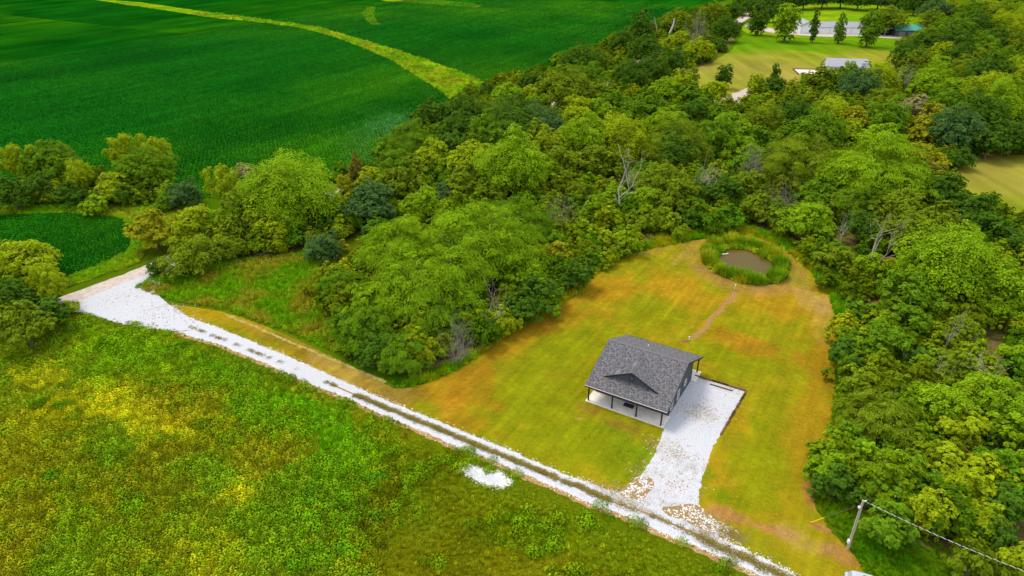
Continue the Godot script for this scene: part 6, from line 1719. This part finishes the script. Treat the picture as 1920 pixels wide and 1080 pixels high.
# ---------------------------------------------------------------- small plants
func plants() -> void:
	var weed := leaf_patch(1, 54, 0.42, 0.55, 0.17, 0.11)
	var weed2 := leaf_patch(2, 150, 0.8, 1.0, 0.2, 0.13)
	var tuft := blades(3, 16, 0.3, 0.5, 0.08, 1.1)
	var mown := blades(5, 14, 0.3, 0.3, 0.09, 2.2)
	var tall := blades(4, 20, 0.3, 1.1, 0.09, 0.65)
	var mat: Material = mats["plant"]
	# meadow
	var w1 := []
	var c1 := []
	var w2 := []
	var c2 := []
	var w3 := []
	var c3 := []
	for i in 130000:
		var z := -rng.randf_range(48.0, 112.0)
		var half := -z * 0.76 + 24.0
		var x := -rng.randf_range(-38.0, half)
		if not inside(x, z, "MEADOW") or inside(x, z, "SPILL"): continue
		var by_drive := 1.0
		for e in range(1, 28):
			var q := Geometry2D.get_closest_point_to_segment(Vector2(x, z), shape_of["DRIVE"][e], shape_of["DRIVE"][e + 1])
			by_drive = minf(by_drive, smoothstep(0.2, 5.0, q.distance_to(Vector2(x, z))))
		var low := 0.36 + 0.64 * by_drive
		if x > -14.0: low *= 0.62
		var near := n_a.get_noise_2d(x * 2.0, z * 2.0)
		var c := meadow_color(x, z).srgb_to_linear()
		var pick := rng.randf()
		if pick < (0.42 + near * 0.5) * (1.0 if x < -14.0 else 0.3):
			w1.append(spot(x, z, (0.45 + 1.25 * pow(rng.randf(), 2.5)) * low))
			c1.append(vary(c * 1.48, 0.55))
		elif pick < 0.93:
			w2.append(spot(x, z, (0.45 + 0.95 * pow(rng.randf(), 2.0)) * low))
			c2.append(vary(c * 1.42, 0.42))
		elif near > 0.08 and rng.randf() < 0.5:
			w3.append(spot(x, z, rng.randf_range(0.6, 1.5)))
			c3.append(vary(c.lerp(lin8(112, 160, 14), 0.5) * 1.2, 0.3))
	for q in BRUSH:
		for k in int(q[2] * q[2] * 5.0):
			var a := rng.randf() * TAU
			var d: float = sqrt(rng.randf()) * q[2] * (1.0 + n_a.get_noise_2d(q[0] + a * 9.0, q[1]) * 0.8)
			w3.append(spot(q[0] + cos(a) * d, q[1] + sin(a) * d * 0.8, rng.randf_range(0.5, 1.5)))
			c3.append(vary(lin8(96, 156, 16).lerp(lin8(130, 164, 18), rng.randf()), 0.4))
	scatter("meadow_weeds", weed, mat, w1, c1, "low leafy weeds all over the unmown meadow", "weeds")
	scatter("meadow_grass", tuft, mat, w2, c2, "tufts of grass all over the unmown meadow", "grass")
	scatter("meadow_brush", weed2, mat, w3, c3, "taller bushy weeds standing up in the meadow", "weeds")
	# rough ground between the tree row and the thicket
	w1 = []; c1 = []; w2 = []; c2 = []
	for i in 26000:
		var b := bounds("ROUGH") if i == 0 else Rect2(-75, -140, 70, 62)
		var x := rng.randf_range(b.position.x, b.end.x)
		var z := rng.randf_range(b.position.y, b.end.y)
		if not inside(x, z, "ROUGH"): continue
		var near := n_a.get_noise_2d(x * 1.6 + 9.0, z * 1.6)
		var c := lin8(116, 168, 12).lerp(lin8(160, 156, 34), clampf(0.4 + near * 2.2, 0, 1))
		if rng.randf() < 0.5:
			w1.append(spot(x, z, rng.randf_range(0.6, 1.4)))
			c1.append(vary(c, 0.35))
		else:
			w2.append(spot(x, z, rng.randf_range(0.8, 1.7)))
			c2.append(vary(c, 0.3))
	scatter("rough_weeds", weed, mat, w1, c1, "weeds on the rough ground beside the driveway thicket", "weeds")
	scatter("rough_grass", tuft, mat, w2, c2, "long grass on the rough ground beside the thicket", "grass")
	# lawn blades
	w1 = []; c1 = []
	for i in 150000:
		var x := rng.randf_range(-64.0, 58.0)
		var z := -rng.randf_range(49.0, 138.0)
		if not inside(x, z, "LAWN") or inside(x, z, "DRIVE") or inside(x, z, "TRAIL"): continue
		var lh := (Vector3(x, 0, z) - Vector3(11.07, 0, -80.94)).rotated(Vector3.UP, deg_to_rad(-HOUSE_TURN))
		if lh.x > -0.5 and lh.x < 12.1 and lh.z < 0.4 and lh.z > -15.6: continue
		if lh.x > 10.5 and lh.x < 19.2 and lh.z < 4.0 and lh.z > -12.6: continue
		if x > 10.0 and x < 27.0 and z > -73.0 and z < -53.0 and Geometry2D.is_point_in_polygon(Vector2(x, z), PackedVector2Array([Vector2(20, -76), Vector2(28.5, -73), Vector2(24.6, -68), Vector2(22.4, -61), Vector2(24.5, -55), Vector2(11, -61), Vector2(16.6, -67)])): continue
		if Vector2((x - 47.3) / 8.2, (z + 127.5) / 10.5).length() < 1.0: continue
		w1.append(spot(x, z, rng.randf_range(0.3, 0.6), 0.6))
		c1.append(vary(lawn_color(x, z).srgb_to_linear() * 0.95, 0.2))
	scatter("lawn_grass", mown, mat, w1, c1, "short mown grass blades over the lawn", "grass")
	# tall grass round the lawn
	w1 = []; c1 = []; w2 = []; c2 = []
	var border := [Vector2(-17, -84), Vector2(-11, -86.5), Vector2(-6.5, -92), Vector2(-2, -97.5), Vector2(5.5, -106.5), Vector2(12, -113), Vector2(17.5, -124), Vector2(25, -132), Vector2(32, -136), Vector2(40, -141), Vector2(50, -145), Vector2(57, -138), Vector2(61, -130), Vector2(61.5, -122), Vector2(60.5, -112), Vector2(58.5, -103), Vector2(53.5, -90), Vector2(47, -79), Vector2(42, -72), Vector2(39, -65), Vector2(39, -58), Vector2(39.5, -50), Vector2(42, -45)]
	for i in border.size() - 1:
		var a: Vector2 = border[i]
		var b: Vector2 = border[i + 1]
		var wide := 4.4 if i > 7 and i < 15 else (2.2 if i < 18 else 3.4)
		for k in int(a.distance_to(b) * wide * 9.0):
			var p := a.lerp(b, rng.randf()) + Vector2(rng.randf_range(-1, 1), rng.randf_range(-1, 1)) * wide * 0.6
			if inside(p.x, p.y, "LAWN"): continue
			var c := lin8(110, 168, 14).lerp(lin8(176, 176, 22), clampf(0.4 + n_a.get_noise_2d(p.x * 2.0, p.y * 2.0) * 2.0, 0, 1))
			if i > 18: c = c.lerp(lin8(84, 158, 10), 0.6)
			var low := 0.5 if i > 18 else 1.0
			if rng.randf() < 0.7:
				w1.append(spot(p.x, p.y, rng.randf_range(0.6, 1.1) * low))
				c1.append(vary(c, 0.3))
			else:
				w2.append(spot(p.x, p.y, rng.randf_range(0.7, 1.5) * low))
				c2.append(vary(c, 0.35))
	for i in 5200:
		var p := Vector2(rng.randf_range(33.0, 66.0), rng.randf_range(-66.0, -42.0))
		if not inside(p.x, p.y, "POLE_GRASS") or inside(p.x, p.y, "LAWN"): continue
		var c := lin8(96, 160, 10).lerp(lin8(132, 160, 20), clampf(0.4 + n_a.get_noise_2d(p.x * 2.0, p.y * 2.0) * 2.0, 0, 1))
		w1.append(spot(p.x, p.y, rng.randf_range(0.3, 0.6)))
		c1.append(vary(c, 0.3))
	scatter("tall_grass", tall, mat, w1, c1, "tall uncut grass between the lawn and the woods", "grass")
	scatter("edge_weeds", weed, mat, w2, c2, "leafy weeds in the uncut strip round the lawn", "weeds")
	# cattails round the pond
	w1 = []; c1 = []; w2 = []; c2 = []
	for i in 5200:
		var a := rng.randf() * TAU
		var q := rng.randf_range(0.66, 1.0)
		if sin(a) < -0.2: q = rng.randf_range(0.56, 1.0)
		var x := 47.3 + cos(a) * q * 8.3 + n_b.get_noise_2d(a * 20.0, 3.0) * 0.6
		var z := -127.4 + sin(a) * q * 10.4
		if Vector2((x - 47.4) / 5.2, (z + 125.4) / 6.0).length() < 1.0 + n_b.get_noise_2d(x * 2.0, z * 2.0) * 0.4: continue
		var c := lin8(112, 160, 18).lerp(lin8(186, 190, 34), clampf(0.35 + n_a.get_noise_2d(x * 3.0, z * 3.0) * 2.0, 0, 1))
		if rng.randf() < 0.72:
			var stand := n_b.get_noise_2d(x * 1.3 + 50.0, z * 1.3)
			if stand < -0.28: continue
			w1.append(spot(x, z, rng.randf_range(0.6, 1.3) * (1.25 if q > 0.8 else 0.75) * (1.0 + stand), 1.0))
			c1.append(vary(c, 0.45))
		else:
			w2.append(spot(x, z, rng.randf_range(0.8, 1.5)))
			c2.append(vary(c, 0.35))
	scatter("cattails", tall, mat, w1, c1, "ring of tall cattails around the small pond", "cattails")
	scatter("pond_weeds", weed, mat, w2, c2, "leafy water weeds among the pond's cattails", "weeds")
	# soybeans of the small field, and the near side of the wide one
	w1 = []; c1 = []
	var soy := leaf_patch(7, 26, 0.5, 0.55, 0.26, 0.2)
	var dir := Vector2(cos(deg_to_rad(-61.5)), sin(deg_to_rad(-61.5)))
	for r in 130:
		for k in 130:
			var p := Vector2(-140, -90) + dir * (k * 0.75 + rng.randf() * 0.3) + dir.orthogonal() * -(r - 40) * 0.8
			if not inside(p.x, p.y, "FIELD2"): continue
			w1.append(spot(p.x, p.y, rng.randf_range(0.8, 1.2)))
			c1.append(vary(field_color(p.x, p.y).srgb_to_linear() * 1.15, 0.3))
	for r in 420:
		for k in 330:
			var far := k > 170
			if far and (r % 2 == 1 or k % 2 == 1): continue
			var p := Vector2(-110, -150) + dir * (k * 1.5 + rng.randf() * 0.5) + dir.orthogonal() * -(r - 130) * 1.6
			if absf(p.x) > -p.y * 0.76 + 6.0 or p.y < -640.0 or not inside(p.x, p.y, "FIELD") or inside(p.x, p.y, "WATERWAY"): continue
			w1.append(spot(p.x, p.y, rng.randf_range(1.3, 2.0) * (1.7 if far else 1.0), 0.7 if not far else 0.5))
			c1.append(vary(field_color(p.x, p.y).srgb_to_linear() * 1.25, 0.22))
	scatter("soybean_plants", soy, mat, w1, c1, "low soybean plants in rows on the near soybean ground", "crop")
	# grass strip weeds between the soybean fields, and verges
	w1 = []; c1 = []; w2 = []; c2 = []
	for i in 60000:
		var big := i < 34000
		var x := rng.randf_range(-230.0, -8.0) if big else rng.randf_range(-140.0, -60.0)
		var z := -rng.randf_range(255.0, 560.0) if big else -rng.randf_range(112.0, 165.0)
		if not inside(x, z, "WATERWAY" if big else "VERGE"): continue
		var c := waterway_color(x, z).srgb_to_linear()
		var near := n_a.get_noise_2d(x * 0.8, z * 0.8)
		if near > 0.02 or rng.randf() < 0.25:
			w1.append(spot(x, z, rng.randf_range(0.9, 2.4) if big else rng.randf_range(0.7, 1.5)))
			c1.append(vary(c, 0.35))
		elif not big:
			w2.append(spot(x, z, rng.randf_range(0.7, 1.3)))
			c2.append(vary(c, 0.3))
	scatter("strip_weeds", weed, mat, w1, c1, "tall weeds on the grass strips by the soybeans", "weeds")
	scatter("verge_grass", tuft, mat, w2, c2, "long grass on the verge round the small soybean field", "grass")
	# undergrowth filling the woods
	var bush: Array = make_crown("shrub", 0, 5)
	w1 = []; c1 = []
	for key in ["WOODS_A", "WOODS_B", "WOODS_C", "WOODS_D", "WOODS_E"]:
		var b := bounds(key)
		b = b.intersection(Rect2(-125, -640, 450, 600))
		var n := int(b.get_area() / 16.0)
		for i in n:
			var x := rng.randf_range(b.position.x, b.end.x)
			var z := rng.randf_range(b.position.y, b.end.y)
			if absf(x) > -z * 0.78 + 18.0 or not inside(x, z, key) or inside(x, z, "LAWN") or inside(x, z, "HAY") or inside(x, z, "HAY2") or inside(x, z, "LANE") or inside(x, z, "FARMLAWN") or inside(x, z, "YARD"): continue
			if key == "WOODS_A" and (z + 50.0) > (x - 38.0) * 0.6 and x < 48: continue
			if on_road(x, z, 4.5): continue
			w1.append(spot(x, z, rng.randf_range(0.6, 1.7)))
			c1.append(vary(lin8(96, 140, 18).lerp(lin8(150, 162, 20), rng.randf()), 0.4))
	scatter("undergrowth", bush[0], mats["plant"], w1, c1, "dense bushy undergrowth beneath the trees", "undergrowth")
	# weeds and loose stones on the drive
	w1 = []; c1 = []; w2 = []; c2 = []
	var pebble := Shape.new()
	for i in 5:
		var a := TAU * i / 5.0
		var b := TAU * (i + 1) / 5.0
		pebble.tri(Vector3(0.01, 0.07, 0), Vector3(cos(a) * 0.1, 0, sin(a) * 0.08), Vector3(cos(b) * 0.1, 0, sin(b) * 0.08))
	for i in centre_line.size() - 1:
		var a: Vector2 = centre_line[i]
		var b: Vector2 = centre_line[i + 1]
		var dense := 4.0 if i < 4 else (10.0 if i < 6 else 19.0)
		if i >= 14 and i < 17: dense = 7.0
		for k in int(a.distance_to(b) * dense * 2.0):
			var p := a.lerp(b, rng.randf())
			if n_b.get_noise_2d(p.x * 1.2, p.y * 1.2) < (-0.05 if i < 6 or (i >= 14 and i < 17) else -0.5): continue
			p += (b - a).normalized().orthogonal() * rng.randfn() * (0.13 if i < 6 else 0.2 if i < 17 else 0.32)
			w1.append(spot(p.x, p.y, rng.randf_range(0.4, 0.85), 0.8))
			c1.append(vary(lin8(116, 122, 30).lerp(lin8(136, 106, 58), rng.randf()), 0.4))
	# thin places in the gravel where soil and grass come through
	for q in [[12.6, -62.6, 2.6, 1.5, 260], [22.6, -57.0, 2.2, 1.6, 420], [17.2, -66.5, 2.2, 1.4, 60], [18.0, -61.0, 3.0, 2.0, 120], [20.2, -70.4, 2.6, 2.0, 130], [22.6, -67.5, 2.2, 2.2, 110], [26.6, -77.6, 2.0, 1.6, 90], [25.0, -56.2, 1.4, 0.8, 220], [15.5, -59.8, 2.2, 0.7, 120], [-62, -103.0, 5.0, 0.9, 160]]:
		for k in q[4]:
			var u: float = rng.randfn() * q[2] * 0.6
			var v: float = rng.randfn() * q[3] * 0.6
			var p := Vector2(q[0], q[1]) + Vector2(u, v).rotated(deg_to_rad(30))
			w1.append(spot(p.x, p.y, rng.randf_range(0.25, 0.6), 0.7))
			c1.append(vary(lin8(150, 124, 84).lerp(lin8(132, 124, 66), rng.randf()), 0.35))
	scatter("drive_weeds", mown, mats["plain_plant"], w1, c1, "sparse weeds and dry tufts growing through the drive", "weeds")
	# dark stones and clods among the white gravel
	for q in [[26.6, -78.2, 2.6, 2.2, 420], [21.0, -70.0, 3.0, 2.6, 360], [19.5, -64.5, 4.0, 2.6, 420], [14.0, -61.6, 2.6, 1.4, 360], [23.0, -57.2, 2.2, 1.6, 420], [27.5, -80.0, 5.0, 4.0, 200], [-62.0, -106.5, 7.0, 4.0, 420], [-72.0, -112.0, 4.0, 5.0, 200]]:
		for k in q[4]:
			var u: float = rng.randfn() * q[2] * 0.55
			var v: float = rng.randfn() * q[3] * 0.55
			var p := Vector2(q[0], q[1]) + Vector2(u, v).rotated(deg_to_rad(31))
			w2.append(spot(p.x, p.y, rng.randf_range(0.5, 1.5), 0.7, 0.03 if p.x > -50.0 else 0.1))
			c2.append(vary(Color(0.26, 0.22, 0.17).lerp(Color(0.5, 0.46, 0.42), rng.randf()), 0.25))
	for key in ["SOIL_A", "SOIL_B"]:
		var b := bounds(key)
		for i in 520:
			var x := rng.randf_range(b.position.x, b.end.x)
			var z := rng.randf_range(b.position.y, b.end.y)
			if not inside(x, z, key) or n_b.get_noise_2d(x * 3.0, z * 3.0) < -0.15: continue
			w2.append(spot(x, z, rng.randf_range(0.6, 1.6), 0.5, 0.045))
			c2.append(vary(Color(0.58, 0.58, 0.58), 0.2))
	# stray stones along gravel edges
	for i in 5000:
		var key: String = ["DRIVE", "DRIVE", "SPILL"][i % 3]
		var ps: PackedVector2Array = shape_of[key]
		var j := rng.randi() % ps.size()
		var a := ps[j]
		var b := ps[(j + 1) % ps.size()]
		if a.distance_to(b) > 25.0: continue
		var p := a.lerp(b, rng.randf()) + Vector2(rng.randfn(), rng.randfn()) * 0.3
		w2.append(spot(p.x, p.y, rng.randf_range(0.35, 1.0), 0.8, 0.02))
		c2.append(vary(Color(0.72, 0.71, 0.69), 0.2))
	scatter("loose_gravel", pebble.mesh(), mats["plain_plant"], w2, c2, "loose stones on and along the white gravel", "gravel")
	# rows of dry cut grass along the edge of the rough ground
	w1 = []; c1 = []
	var dry := [Vector2(-50.5, -105.5), Vector2(-44, -101.5), Vector2(-37.5, -97.2), Vector2(-30, -92.4), Vector2(-24, -88.6), Vector2(-19, -85.4)]
	for i in dry.size() - 1:
		for k in 100:
			var p: Vector2 = dry[i].lerp(dry[i + 1], rng.randf()) + Vector2(rng.randfn(), rng.randfn()) * 0.12
			w1.append(spot(p.x, p.y, rng.randf_range(0.3, 0.6), 0.5, 0.02))
			c1.append(vary(lin8(198, 184, 110), 0.3))
	scatter("dry_grass", mown, mats["plain_plant"], w1, c1, "pale windrow of dry grass along the driveway verge", "grass")

func on_road(x: float, z: float, d: float) -> bool:
	var line := [Vector2(-82, -108.5), Vector2(-72.3, -121.5), Vector2(-60.5, -141), Vector2(-15, -209), Vector2(24, -272), Vector2(66, -352), Vector2(98, -408), Vector2(150, -490), Vector2(176, -545)]
	for i in line.size() - 1:
		if Geometry2D.get_closest_point_to_segment(Vector2(x, z), line[i], line[i + 1]).distance_to(Vector2(x, z)) < d: return true
	return false
